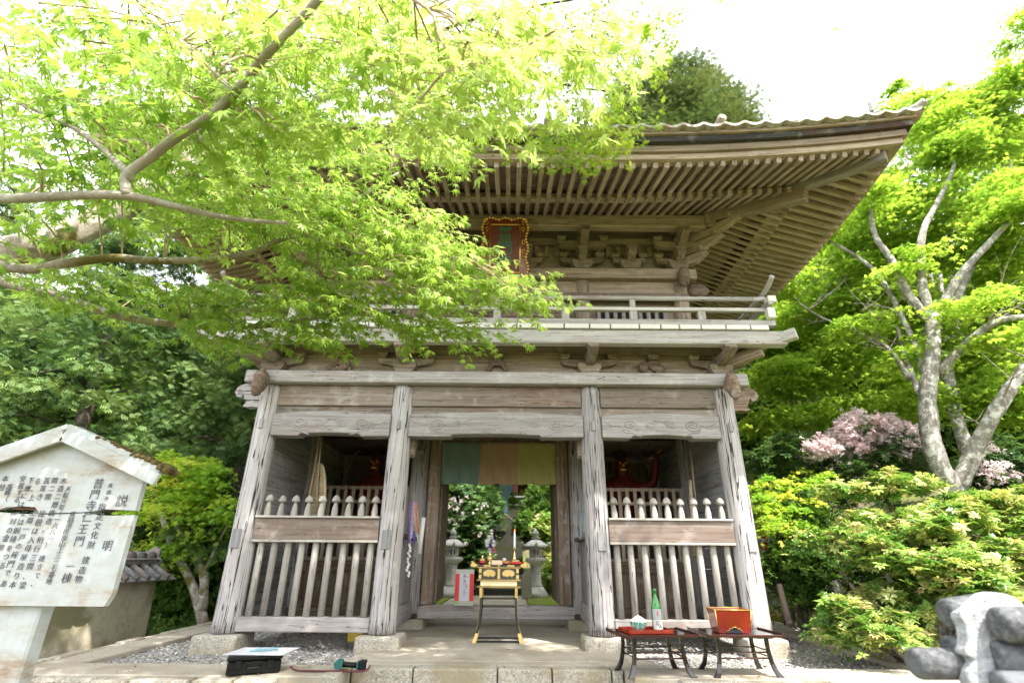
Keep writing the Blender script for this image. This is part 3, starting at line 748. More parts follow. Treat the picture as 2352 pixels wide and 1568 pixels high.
# tiled slopes: wavy pantiles running up each side to the hips
def wave(c):
    p = (c / .266) % 1.0
    return .036 * (1 - 1.75 * sin(pi * p) ** .8)
for sd_ in range(4):
    half = EX if sd_ in (0, 2) else EY; nx = int(2 * half / .038); rows = 8; vs, fs = [], []; tops = []
    for i in range(nx + 1):
        c = -half + 2 * half * i / nx; dm = min(3.0, half - abs(c))
        for j in range(rows + 1):
            d = dm * j / rows; z = 6.135 + .36 * gl(c / half) * (1 - d / 4) + .50 * d + .03 * d * d + wave(c)
            vs.append({0: (CX + c, MY - EY + d, z), 1: (CX + EX - d, MY + c, z), 2: (CX - c, MY + EY - d, z), 3: (CX - EX + d, MY - c, z)}[sd_])
    w_ = rows + 1
    for i in range(nx):
        for j in range(rows): fs.append((i * w_ + j, (i + 1) * w_ + j, (i + 1) * w_ + j + 1, i * w_ + j + 1))
    MB().add(vs, fs, vs, True).build('roof_slope', M_TILE, gate)
    lip, lf = [], []
    for i in range(nx + 1):
        x, y, z = vs[i * w_]; c = -half + 2 * half * i / nx; ox, oy = {0: (0, -.03), 1: (.03, 0), 2: (0, .03), 3: (-.03, 0)}[sd_]
        for p in ((x + ox, y + oy, z - .028), (x + ox, y + oy, z + .012), (x - ox * 3, y - oy * 3, z + .014), (x - ox * 3, y - oy * 3, z - .028)): lip.append(p)
    for i in range(nx):
        for k in range(4): lf.append((i * 4 + k, i * 4 + (k + 1) % 4, i * 4 + 4 + (k + 1) % 4, i * 4 + 4 + k))
    MB().add(lip, lf, lip, False).build('eave_tile_edge', M_TILEP, gate)
for x in (-2.9, .66, 2.9):
    z = 6.21 + .36 * gl(x / EX)
    mb = MB().lathe((CX + x, MY - EY - .05, z), [(.055, 0), (.055, -.5)], 16, rotx(pi / 2)); mb.lathe((CX + x, MY - EY - .052, z), [(.04, .0), (.04, .006), (.02, .006)], 16, rotx(pi / 2))
    mb.build('round_end_tile', M_TILEP, gate)
for sx in (-1, 1):
    for sy in (-1, 1):
        def hp(d, z): return (CX + sx * (EX - d), MY + sy * (EY - d), z)
        def zz(d): return 6.135 + .36 * gl(1 - d / EX) * (1 - d / 4) + .5 * d + .03 * d * d
        mb = MB()
        for k in range(4):
            w_ = .13 - .012 * k
            for j in range(5):
                d0, d1 = .34 + .07 * k + j * .52, .34 + .07 * k + (j + 1) * .52
                mb.beam(hp(d0, zz(d0) + .05 + .045 * k), hp(d1, zz(d1) + .05 + .045 * k), 2 * w_, .032)
        pts = [hp(d, zz(d) + .25) for d in (.5, 1.0, 1.5, 2.2, 2.9)]; mb.tube(pts, .055, 10)
        mb.build('corner_ridge', M_TILEP, gate)
        e = np.array(hp(.36, zz(.36) + .1)); n_ = np.array((sx, sy, 0.)) / 1.4142; t_ = np.array((-n_[1], n_[0], 0))
        mb = MB().prism([(-.13, -.1), (.13, -.1), (.15, .02), (.1, .12), (.05, .2), (.03, .33), (-.01, .2), (-.1, .14), (-.15, .02)], e, t_, (0, 0, 1), n_ * .05)
        mb.ball(e + n_ * .07 + (0, 0, .02), .06, 7)
        mb.build('ridge_end_tile', M_TILE, gate, .006)
        z0 = zz(.05)
        mb = MB().tube(smooth([hp(.3, z0 + .04), hp(.12, z0 + .03), hp(.02, z0 + .04), hp(-.04, z0 + .07)], 3), [.05] * 4 + [.055] * 6, 10); mb.build('corner_tile', M_TILEP, gate)
# gable roof on top, above the hips
mb = MB(); yv = EY - 3.0; xv = EX - 3.0; z0 = 6.135 + 1.5 + .27
for s in (-1, 1):
    vs = [(CX - xv - .5, MY + s * yv, z0), (CX + xv + .5, MY + s * yv, z0), (CX + xv + .5, MY, z0 + 1.05), (CX - xv - .5, MY, z0 + 1.05)]; mb.add(vs, [(0, 1, 2, 3)], vs)
    gx = CX + s * xv; vs = [(gx, MY - yv, z0 - .1), (gx, MY + yv, z0 - .1), (gx, MY, z0 + 1.0)]; mb.add(vs, [(0, 1, 2)], vs)
mb.build('gable_roof', M_TILE, gate)
mb = MB().bx(CX - xv - .5, CX + xv + .5, MY - .14, MY + .14, z0 + 1.03, z0 + 1.3); mb.tube([(CX - xv - .52, MY, z0 + 1.34), (CX + xv + .52, MY, z0 + 1.34)], .09, 10); mb.build('main_ridge', M_TILE, gate, .01)

# ---- side bays: fences, compartments
def picket(x, z0, z1, y):
    mb = MB(); r = .043; sh = z1 - .17
    mb.lathe((x, y, 0), [(r, z0), (r * (1 + R.uniform(-.05, .05)), (z0 + sh) / 2), (r, sh - .06), (.028, sh + .02), (.018, sh + .045), (.018, sh + .055), (.050, sh + .060), (.055, sh + .072), (.053, sh + .092), (.042, sh + .118), (.024, sh + .138), (.001, sh + .150)], 8, rotz(pi / 8))
    return mb
for s in (-1, 1):
    a, b_ = sorted((s * XI, s * XO)); a += .15; b_ -= .15
    o = MB().bx(CX + a, CX + b_, FY - .10, FY + .06, .16, .325).build('fence_sill', M_BEAM, gate, .01)
    o = MB().bx(CX + a, CX + b_, FY - .095, FY - .05, 1.235, 1.50).build('fence_rail', M_RAILB, gate, .004)
    MB().bx(CX + a, CX + b_, FY - .125, FY - .045, 1.503, 1.53).build('rail_cap', M_WHITE if 0 else M_PICK, o, .004)
    MB().bx(CX + a, CX + b_, FY - .105, FY - .045, 1.20, 1.232).build('rail_cap', M_PICK, o, .004)
    for k in range(9): picket(CX + a + .10 + (b_ - a - .2) * k / 8, .327, 1.83 + R.uniform(-.008, .008), FY + .0 + R.uniform(-.006, .006)).build('picket', M_PICK, gate)
    # outer side wall boards, front and rear bays
    xx = CX + s * (XO - .02)
    for y0, y1 in ((FY + .16, MY - .15), (MY + .15, BY - .15)):
        z = .3
        while z < 3.3:
            h = R.uniform(.24, .36); MB().bx(xx - .02, xx + .02 + R.uniform(0, .006), y0, y1, z + .003, min(z + h, 3.36) - .003).build('side_plank', M_PLANK, gate); z += h
        MB().bx(xx - .07, xx + .07, y0, y1, .12, .298).build('side_sill', M_BEAM, gate, .01)
    # lattice screen on the middle row, board panel below it
    y = MY
    mb = MB(); 
    for zb in (1.0, 1.3, 1.62, 1.9, 2.13): mb.bx(CX + a, CX + b_, y - .022, y + .018, zb - .025, zb + .025)
    for k in range(13): xk = CX + a + .03 + (b_ - a - .06) * k / 12; mb.bx(xk - .028, xk + .028, y - .045, y - .0225, .98, 2.155)
    mb.build('lattice_screen', M_EAVE, gate)
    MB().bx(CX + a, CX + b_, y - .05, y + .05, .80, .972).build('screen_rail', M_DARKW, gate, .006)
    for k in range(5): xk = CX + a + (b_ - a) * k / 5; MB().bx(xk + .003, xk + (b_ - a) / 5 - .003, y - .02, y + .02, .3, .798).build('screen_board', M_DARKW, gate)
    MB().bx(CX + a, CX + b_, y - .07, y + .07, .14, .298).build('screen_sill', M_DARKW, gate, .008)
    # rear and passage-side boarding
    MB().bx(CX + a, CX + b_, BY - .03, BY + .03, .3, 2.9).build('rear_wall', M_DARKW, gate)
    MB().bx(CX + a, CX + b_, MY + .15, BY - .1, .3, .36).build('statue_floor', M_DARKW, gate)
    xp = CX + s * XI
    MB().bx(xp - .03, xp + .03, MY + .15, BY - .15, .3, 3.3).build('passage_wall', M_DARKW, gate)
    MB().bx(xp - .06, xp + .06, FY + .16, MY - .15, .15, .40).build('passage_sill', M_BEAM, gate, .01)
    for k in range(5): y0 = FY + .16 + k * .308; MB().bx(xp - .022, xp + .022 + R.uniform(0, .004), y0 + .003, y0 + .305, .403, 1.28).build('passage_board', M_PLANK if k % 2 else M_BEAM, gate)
    MB().bx(xp - .11, xp + .09, FY + .16, MY - .15, 1.283, 1.335).build('passage_shelf', M_DARKW, gate, .005)
    MB().bx(xp - .05, xp + .05, FY + .16, MY - .15, 2.75, 3.0).build('passage_beam', M_DARKW, gate, .01)
    # curved brace under the passage beam, at the front post
    MB().prism([(0, 2.98), (.42, 2.98), (.40, 2.80), (.30, 2.62), (.20, 2.45), (.08, 2.36), (0, 2.40)], (xp - s * .14 - .05, FY + .12, 0), (0, 1, 0), (0, 0, 1), (.1, 0, 0)).build('brace', M_EAVE, gate, .006)
    # door jambs and open leaves
    MB().bx(CX + s * 1.11 - .10, CX + s * 1.11 + .10, MY - .09, MY + .09, .33, 3.0).build('door_jamb', M_DARKW, gate, .012)
    MB().bx(CX + s * 1.01 - .03, CX + s * 1.01 + .03, MY + .10, MY + 1.05, .35, 2.9).build('door_leaf', M_DARKW, gate, .01)
    # ceiling of the bay
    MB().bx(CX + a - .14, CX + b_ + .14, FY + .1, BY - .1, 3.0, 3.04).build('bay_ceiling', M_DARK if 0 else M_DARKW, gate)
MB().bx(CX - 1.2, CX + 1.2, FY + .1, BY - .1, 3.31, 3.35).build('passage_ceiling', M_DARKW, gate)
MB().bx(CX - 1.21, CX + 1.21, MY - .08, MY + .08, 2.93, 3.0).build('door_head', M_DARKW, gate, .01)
mb = MB().prism([(-1.26, .13), (1.26, .13), (1.26, .30), (1.1, .325), (-1.1, .325), (-1.26, .30)], (CX, MY - .09, 0), (1, 0, 0), (0, 0, 1), (0, .18, 0)); mb.build('threshold', M_BEAM, gate, .014)

# ------------------------------------------------------------------ things hung on and set before the gate
# three-coloured curtain in the doorway
cur = thing('hanging_curtain', g(0, MY - .1, 2.92), 'green, tan and olive three-colour cloth curtain hanging in the gate doorway', 'curtain')
M_C = [leafmat('cloth_green', [(.29, .40, .365)], .5, .9, .1, 1.0, 1.0), leafmat('cloth_tan', [(.57, .43, .28)], .5, .9, .1, 1.0, 1.0), leafmat('cloth_olive', [(.56, .54, .24)], .5, .9, .1, 1.0, 1.0)]
for k in range(3):
    x0 = -1.0 + k * .667; vs, fs = [], []; nx, nz = 30, 14
    for j in range(nz + 1):
        for i in range(nx + 1):
            t = i / nx; q = j / nz; x = x0 + .667 * t
            yy = (.030 * sin(t * 15 + k * 2 + q * 2.2) + .018 * sin(t * 29 - 5 * q + k * 3)) * (.25 + .75 * q) + .02 * q * sin(3 * x)
            vs.append(g(x, MY - .1 + yy, 2.92 - .73 * q - .008 * sin(t * 9 + k) * q))
    fs = [(j * (nx + 1) + i, j * (nx + 1) + i + 1, (j + 1) * (nx + 1) + i + 1, (j + 1) * (nx + 1) + i) for j in range(nz) for i in range(nx)]
    o = MB().add(vs, fs, vs, True).build('cloth_panel', M_C[k], cur); so_ = o.modifiers.new('thick', 'SOLIDIFY'); so_.thickness = .002
MB().tube([g(-1.01, MY - .1, 2.925), g(1.01, MY - .1, 2.925)], .008, 8).build('curtain_rod', M_DARKW, cur)

# name plaque
PYQ = 6.78
pq = thing('name_plaque', at(1160, 560, PYQ), 'red-brown name plaque in a scalloped gold frame with green characters, hung under the eaves', 'plaque')
pc = at(1160, 570, PYQ); tl = rotx(radians(10))
def pqp(a, b, c=0): return pc + tl @ np.array((a, c, b))
out = []; W2, H2 = .345, .50
def scal(n, ax, bx_, ay, by): return [(ax + (bx_ - ax) * i / n, ay + (by - ay) * i / n) for i in range(n)]
edge = scal(14, -W2, W2, H2, H2) + scal(20, W2, W2, H2, -H2) + scal(14, W2, -W2, -H2, -H2) + scal(20, -W2, -W2, -H2, H2)
out = []
for i, (a, b) in enumerate(edge):
    fa = 1 + .05 * cos(3 * pi * b / H2) if abs(abs(a) - W2) < 1e-6 else 1.0; fb = 1 + .035 * cos(3 * pi * a / W2) if abs(abs(b) - H2) < 1e-6 else 1.0
    out.append((a * fa, b * fb))
U_, V_, N_ = tl @ np.array((1, 0, 0)), tl @ np.array((0, 0, 1)), tl @ np.array((0, -1, 0))
M_PLQ = plain('plaque_brown', (.17, .035, .014), .35, coat=.3, var=.2, vs=12)
M_PLQ2 = plain('plaque_face', (.13, .03, .016), .5, var=.15, vs=10)
M_PGRN = plain('plaque_green', (.02, .16, .10), .5)
MB().prism([(a * .96, b * .965) for a, b in out][::-1], pc, U_, V_, -N_ * .04).build('border_board', M_PLQ, pq)
MB().prism([(-.225, -.40), (.225, -.40), (.225, .385), (-.225, .385)], pc + N_ * .004, U_, V_, N_ * .006).build('face_panel', M_PLQ2, pq)
mb = MB()
for i, (a, b) in enumerate(out): mb.ball(pc + U_ * a + V_ * b + N_ * .01, .021 + .004 * (i % 2), 6)
mb.build('gold_beading', M_GOLD, pq)
mb = MB()
for a0, b0, a1, b1 in ((-.235, .395, .235, .395), (.235, .395, .235, -.41), (.235, -.41, -.235, -.41), (-.235, -.41, -.235, .395)):
    mb.tube([pc + U_ * a0 + V_ * b0 + N_ * .014, pc + U_ * a1 + V_ * b1 + N_ * .014], .011, 8)
mb.build('inner_frame', M_GOLD, pq)
mb = MB()
for sa in (-1, 1):
    for bb in (-.3, -.05, .1, .32, .43): MB().tube([pc + U_ * (sa * (.285 + .025 * cos(k))) + V_ * (bb + .035 * sin(k * .9)) + N_ * .008 for k in range(7)], .006, 5).build('gilt_tendril', M_GOLD, pq)
glyphs('lettering', [('普', pc + U_ * 0 + V_ * .23 + N_ * .012, .26, 0), ('門', pc + V_ * -.01 + N_ * .012, .25, 0), ('寺', pc + V_ * -.25 + N_ * .012, .25, 0)], M_PGRN, pq, U_, V_, N_, .010)

# notice board
NBY = 2.6
nb = thing('notice_board', at(60, 1500, NBY), 'weathered white house-shaped notice board with handwritten black characters and a split across it', 'notice board')
M_NB, nt, b = mat('flaking_white_paint')
tc = nod(nt, 'ShaderNodeTexCoord').outputs['Object']
n1 = noise(nt, mapping(nt, tc, (3, 3, 9)), 1.2, 6, .7); n2 = noise(nt, mapping(nt, tc, (40, 40, 8)), 1, 3)
c_ = ramp(nt, n1, [(.42, (.46, .49, .52)), (.56, (.42, .42, .41)), (.66, (.34, .27, .22)), (.76, (.2, .15, .12))])
nt.links.new(mixc(nt, .25, c_, ramp(nt, n2, [(.3, (.6, .6, .62)), (.7, (1, 1, 1))]), 'MULTIPLY'), b.inputs['Base Color']); b.inputs['Roughness'].default_value = .8; bump(nt, b, n2, .3, .003)
def nbp(u, v, dy=0): return at(u, v, NBY + dy)
hw = (nbp(335, 1085) - nbp(150, 1085))[0]
cxn = nbp(335, 1085)[0] - hw + .0; pk = nbp(168, 995); bl = nbp(240, 1392); sh = nbp(335, 1085)
cxn = pk[0]; hw = bl[0] - cxn; hw2 = sh[0] - cxn
zt, zs, zb = pk[2] - .02, sh[2], bl[2]
nz = lambda u, v: nbp(u, v)[2]
z1, z2 = nz(300, 1172), nz(300, 1186)
def X_(x): return x - cxn
# upper leaf and lower leaf of the board, a ragged split between them
cr1 = [(hw2, z1), (.33 * 1, z1 + .004), (.27, z1 + .006), (.22, z1 - .006), (.1, z1 - .012), (-.03, z1 - .016), (-.06, z1 + .012), (-.12, z1 + .016), (-.2, z1 + .012), (-.23, z1 + .0), (-hw2, z1 - .005)]
cr2 = [(-hw2, z1 - .012), (-.24, z1 - .010), (-.2, z1 - .014), (-.12, z1 - .018), (-.06, z1 - .02), (0, z1 - .021), (.1, z1 - .018), (.21, z1 - .013), (.25, z1 - .022), (.33, z1 - .024), (hw2, z1 - .02)]
cr1 = [p for p in cr1 if abs(p[0]) <= hw2 + 1e-6]; cr2 = [p for p in cr2 if abs(p[0]) <= hw2 + 1e-6]
up = [(-hw2, zs), (0, zt), (hw2, zs)] + cr1
MB().prism(up[::-1], (cxn, NBY, 0), (1, 0, 0), (0, 0, 1), (0, .032, 0)).build('board_upper', M_NB, nb)
MB().prism((cr2 + [(hw2, zb + .05), (hw2 - .02, zb), (-hw2 + .02, zb), (-hw2, zb + .05)])[::-1], (cxn, NBY, 0), (1, 0, 0), (0, 0, 1), (0, .032, 0)).build('board_lower', M_NB, nb)
for s in (-1, 1):
    sl_ = (zt - zs) / hw2; ex = hw2 + .10
    a = np.array((cxn, NBY - .005, zt + .045)); b_ = np.array((cxn + s * ex, NBY - .005, zt + .045 - sl_ * ex))
    MB().beam(a, b_, .09, .03).build('roof_board', M_NB, nb, .004)
    MB().beam(a + (0, -.045, -.045), b_ + (0, -.045, -.045), .02, .06).build('barge_board', M_NB, nb, .003)
mb = MB(); a = np.array((cxn + .22, NBY, zt + .065 - sl_ * .22))
for k in range(220):
    t = R.random() ** .6; mb.ball((cxn + .16 + t * (ex - .13), NBY + R.uniform(-.05, .045), zt + .058 - sl_ * (.16 + t * (ex - .13)) + R.uniform(-.006, .012)), R.uniform(.006, .012 + .016 * t * t), 3, (1.2, 1, .7))
mb.build('moss', plain('dry_moss', (.10, .075, .025), 1, var=.6, vs=40), nb)
mb = MB(); pw = (nbp(120, 1395)[0] - nbp(15, 1395)[0]) / 2; pxc = nbp(55, 1395)[0]
mb.bx(cxn - .10, cxn + .10, NBY + .034, NBY + .12, -.6, zt - .06); mb.build('support_post', M_NB, nb, .01)
M_INK = plain('ink', (.085, .085, .115), .8, var=.5, vs=25)
# characters, in columns right to left (board pixel of first and last character)
def column_of(txt, p0, p1, size, gaps=None):
    out = []; a = nbp(*p0, -.004); b_ = nbp(*p1, -.004); n = len(txt)
    for i, ch in enumerate(txt):
        if ch == '　': continue
        t = i / max(1, n - 1); p = a + (b_ - a) * t
        out.append((ch, p + np.array((R.uniform(-.002, .002), 0, R.uniform(-.002, .002))), size * R.uniform(.82, .95), 0))
    return out
def zpx(zx, zy, s=2.387, ox=0, oy=1050): return ((ox + zx / s) / 1.0884, (oy + zy / s) / 1.0884)
it = []
it += column_of('説', zpx(725, 485), zpx(725, 485), .062); it += column_of('明', zpx(640, 750), zpx(640, 750), .062)
it += column_of('真庭市', zpx(658, 390), zpx(635, 468), .026); it += column_of('指定文化財', zpx(610, 520), zpx(545, 745), .044)
it += column_of('建造物', zpx(508, 838), zpx(468, 952), .042)
it += column_of('普門寺仁王門', zpx(585, 380), zpx(470, 722), .058); it += column_of('一', zpx(415, 875), zpx(415, 875), .045); it += column_of('棟', zpx(397, 942), zpx(397, 942), .052)
it += column_of('真庭市田原山上三二七番地', zpx(432, 562), zpx(292, 962), .033)
it += column_of('天和元年（一六八一）', zpx(403, 410), zpx(285, 745), .034); it += column_of('建立で、', zpx(247, 828), zpx(205, 975), .036)
it += column_of('木造二層構造。', zpx(378, 362), zpx(268, 655), .038); it += column_of('桁行三間、梁', zpx(238, 715), zpx(135, 985), .038)
it += column_of('間二間　屋根は入母屋造り本', zpx(325, 362), zpx(75, 985), .037)
it += column_of('瓦葺き　三間一戸の桜門で', zpx(275, 362), zpx(42, 910), .037); it += column_of('あ', zpx(18, 978), zpx(18, 978), .037)
it += column_of('る。上　には銅鐘をつる', zpx(225, 365), zpx(10, 870), .036)
it += column_of('下層には一対の金剛', zpx(185, 358), zpx(8, 760), .036)
it += column_of('安置する。一', zpx(132, 352), zpx(78, 560), .036); it += column_of('高欄（', zpx(55, 398), zpx(30, 470), .036); it += column_of('本柱', zpx(30, 350), zpx(12, 400), .036)
glyphs('handwriting', it, M_INK, nb, (1, 0, .03), (.0, 0, 1), (0, -1, 0), -.006)
mb = MB()
for q, (a, b_) in enumerate(((-.17, -.02), (.24, hw2 - .01))): mb.bx(cxn + a, cxn + b_, NBY + .004, NBY + .03, z1 + .001, z1 + .009)
mb.build('rotten_wood', plain('rotten_wood', (.10, .035, .02), .95, var=.5, vs=60), nb)

# ---- the two lacquered tables
def curved_leg(x, y, s, t, h, m, par):
    """sabre leg flaring outward: s,t signs in x and y"""
    mb = MB(); pts = [(0, h), (.0, h * .7), (.012, h * .4), (.034, h * .16), (.066, 0)]; wd = [.038, .034, .036, .046, .060]
    vs, fs = [], []
    for (o, z), w_ in zip(smooth([(a, b, 0) for a, b in pts], 3).__iter__() and [((p[0]), p[1]) for p in smooth([(a, b, 0) for a, b in pts], 3)], np.interp(np.linspace(0, 4, 13), range(5), wd)):
        cx_, cy_ = x + s * o, y + t * o * .55
        for dx, dy in ((-w_ / 2, -.014), (w_ / 2, -.014), (w_ / 2, .014), (-w_ / 2, .014)): vs.append((cx_ + dx, cy_ + dy, z))
    n = len(vs) // 4
    for i in range(n - 1):
        for k in range(4): fs.append((i * 4 + k, i * 4 + (k + 1) % 4, i * 4 + 4 + (k + 1) % 4, i * 4 + 4 + k))
    fs += [(0, 1, 2, 3), tuple(n * 4 - 4 + k for k in range(4))[::-1]]
    mb.add(vs, fs, vs); return mb
def lacquer_table(loc, rz, label, w_=.76, d_=.50, h=.36):
    t = thing('offering_table', (0, 0, 0), label, 'table', 'dark lacquered offering tables before the gate')
    top = MB().bx(-w_ / 2 + .008, w_ / 2 - .008, -d_ / 2 + .008, d_ / 2 - .008, h - .014, h - .003)
    top.build('table_top', M_LACD, t)
    e = MB()
    for sx in (-1, 1): e.bx(sx * w_ / 2 - .008, sx * w_ / 2 + .008, -d_ / 2 - .008, d_ / 2 + .008, h - .022, h + (.012))
    for sy in (-1, 1): e.bx(-w_ / 2 + .009, w_ / 2 - .009, sy * d_ / 2 - .008, sy * d_ / 2 + .008, h - .022, h + .001)
    e.build('raised_rim', M_LACE, t, .003)
    for sx in (-1, 1):
        for sy in (-1, 1): curved_leg(sx * .245, sy * .16, sx, sy, h - .022, M_LACD, t).build('leg', M_LACD, t, .003)
    for zz in (h * .56, h * .42):
        for sy in (-1, 1): MB().tube([(-.25, sy * .16, zz), (.25, sy * .16, zz)], .007, 8).build('stretcher', M_LACE, t)
        for sx in (-1, 1): MB().tube([(sx * .248, -.16, zz + .012), (sx * .248, .16, zz + .012)], .006, 8).build('stretcher', M_LACE, t)
    t.location = loc; t.rotation_euler = (0, 0, rz); return t
t1 = lacquer_table((1.42, 5.84, .002), radians(8), 'dark lacquered low table carrying the red tray, bowl and green bottle')
t2 = lacquer_table((2.28, 5.90, .002), radians(3), 'dark lacquered low table carrying only the flared red box')
# tray
tz = .362
tr = thing('serving_tray', (1.36, 5.80, tz), 'vermilion lacquer tray under the bowl and bottle on the low table', 'tray')
tr['_w'] = (0., 0., 0.)
MB().bx(-.22, .22, -.15, .15, .0, .008).build('tray_base', M_LACT, tr, .002)
mb = MB()
for sx in (-1, 1): mb.beam((sx * .222, -.158, .018), (sx * .232, .158, .018), .01, .036) if 0 else mb.bx(sx * .225 - .005, sx * .225 + .005, -.155, .155, .0, .036)
for sy in (-1, 1): mb.bx(-.219, .219, sy * .150 - .005, sy * .150 + .005, .0, .034)
mb.build('tray_rim', M_LACT, tr, .003); tr.rotation_euler = (0, 0, radians(9))
# bowl heaped with white rice
bw = thing('porcelain_bowl', (1.285, 5.76, tz + .009), 'blue, yellow and green patterned bowl heaped with white rice, on the red tray', 'bowl'); bw['_w'] = (0., 0., 0.)
m, nt, b = mat('painted_porcelain')
tc = nod(nt, 'ShaderNodeTexCoord').outputs['Object']; wv = nod(nt, 'ShaderNodeTexWave'); wv.inputs['Scale'].default_value = 7; wv.inputs['Distortion'].default_value = 1.5; nt.links.new(tc, wv.inputs[0])
vo = nod(nt, 'ShaderNodeTexVoronoi'); vo.inputs['Scale'].default_value = 16; nt.links.new(tc, vo.inputs[0])
c1 = ramp(nt, vo.outputs['Distance'], [(.2, (.03, .10, .45)), (.45, (.55, .62, .7)), (.6, (.05, .2, .5))])
col = mixc(nt, ramp(nt, wv.outputs['Fac'], [(.3, (0, 0, 0)), (.34, (1, 1, 1))], 'CONSTANT'), (.12, .5, .42), c1)
col = mixc(nt, ramp(nt, wv.outputs['Fac'], [(.8, (0, 0, 0)), (.86, (1, 1, 1))], 'CONSTANT'), col, (.7, .68, .15))
nt.links.new(col, b.inputs['Base Color']); b.inputs['Roughness'].default_value = .15
MB().lathe((0, 0, 0), [(.035, .0), (.033, .014), (.052, .024), (.078, .052), (.088, .088), (.0905, .092), (.086, .090), (.07, .06), (.0, .06)], 28).build('bowl_body', m, bw)
mb = MB().lathe((0, 0, 0), [(.085, .085), (.07, .105), (.045, .122), (.02, .136), (.001, .14)], 20)
for k in range(240):
    a, q = R.uniform(0, 6.28), R.random() ** .5; rr = .082 * q; mb.ball((rr * cos(a), rr * sin(a), .14 - .055 * q ** 1.3 + R.uniform(0, .003)), .0035, 3, (1.8, 1, 1), rotz(R.uniform(0, 3)))
mb.build('rice', plain('rice', (.8, .78, .72), .6), bw)
# sake bottle
bt = thing('green_bottle', (1.50, 5.86, tz + .009), 'green glass bottle with a grey and white label on the red tray', 'bottle'); bt['_w'] = (0., 0., 0.)
mg = plain('green_glass', (.02, .30, .03), .05, trans=.55, coat=.5)
MB().lathe((0, 0, 0), [(.048, .0), (.051, .006), (.051, .20), (.047, .225), (.034, .262), (.02, .30), (.016, .325), (.016, .352), (.018, .354), (.018, .362)], 28).build('glass_body', mg, bt)
MB().lathe((0, 0, 0), [(.0172, .358), (.0185, .359), (.0185, .378), (.001, .379)], 20).build('bottle_cap', plain('cap_green', (.02, .18, .04), .4), bt)
def arc_label(z0, z1, m, nm, par, r=.0516, a0=-2.7, a1=-.45):
    vs, fs = [], []
    for k in range(17):
        a = a0 + (a1 - a0) * k / 16
        for z in (z0, z1): vs.append((r * cos(a), r * sin(a), z))
    for k in range(16): fs.append((2 * k, 2 * k + 2, 2 * k + 3, 2 * k + 1))
    return MB().add(vs, fs, vs, True).build(nm, m, par)
arc_label(.10, .195, plain('label_grey', (.30, .33, .34), .5), 'upper_label', bt); arc_label(.012, .098, plain('label_white', (.62, .62, .60), .5), 'lower_label', bt)
arc_label(.135, .18, plain('label_red', (.45, .05, .04), .5), 'red_seal', bt, .0521, -1.75, -1.5)
glyphs('label_lettering', [('酒', np.array((-.008, -.0535, .067)), .042, 0), ('人', np.array((.014, -.0525, .04)), .032, 0)], M_INK, bt, (1, 0, 0), (0, 0, 1), (0, -1, 0), .03)
# flared red box
bo = thing('flared_box', (2.245, 5.88, .362), 'flared red lacquer box with gilt edges and a cloud-shaped opening on the low table', 'box'); bo['_w'] = (0., 0., 0.)
def fr(z): t = z / .205; return .155 + .022 * t, .115 + .03 * t
mb = MB()
for z0, z1 in ((0.0, .205),):
    a0, b0 = fr(z0); a1, b1 = fr(z1); q = .012
    for sg, ax in ((-1, 0), (1, 0), (-1, 1), (1, 1)):
        if ax == 0: vs = [(-a0, sg * b0, z0), (a0, sg * b0, z0), (a1, sg * b1, z1), (-a1, sg * b1, z1), (-a0, sg * (b0 - q), z0), (a0, sg * (b0 - q), z0), (a1, sg * (b1 - q), z1), (-a1, sg * (b1 - q), z1)]
        else: vs = [(sg * a0, -b0 + q, z0), (sg * a0, b0 - q, z0), (sg * a1, b1 - q, z1), (sg * a1, -b1 + q, z1), (sg * (a0 - q), -b0 + q, z0), (sg * (a0 - q), b0 - q, z0), (sg * (a1 - q), b1 - q, z1), (sg * (a1 - q), -b1 + q, z1)]
        mb.add(vs, [(0, 1, 2, 3), (7, 6, 5, 4), (0, 4, 5, 1), (1, 5, 6, 2), (2, 6, 7, 3), (3, 7, 4, 0)], vs)
mb.build('box_side', M_LACR, bo)
mb = MB(); a0, b0 = fr(0); a1, b1 = fr(.207)
cs = [(-a1, -b1), (a1, -b1), (a1, b1), (-a1, b1)]
for i in range(4): mb.tube([(*cs[i], .207), (*cs[(i + 1) % 4], .207)], .005, 6)
for sx in (-1, 1):
    for sy in (-1, 1): mb.tube([(sx * a0, sy * b0, .002), (sx * a1, sy * b1, .207)], .004, 6)
mb.build('gilt_edge', M_GOLD, bo)
MB().bx(-.15, .15, -.11, .11, .15, .155).build('box_floor', M_BLK, bo)
cl = [(-.07, 0), (-.072, .018), (-.058, .022), (-.05, .038), (-.03, .036), (-.015, .052), (.015, .052), (.03, .036), (.05, .038), (.058, .022), (.072, .018), (.07, 0)]
MB().prism(cl, (0.0, -b0 - .0035 - .002, 0.003), (1, 0, 0), (0, -.13, 1), (0, -.001, 0)).build('foot_opening', M_BLK, bo)
MB().tube([(a, -b0 - .007 - .13 * b_, b_ + .003) for a, b_ in cl], .0028, 6).build('opening_rim', M_GOLD, bo)
bo.rotation_euler = (0, 0, radians(-3))

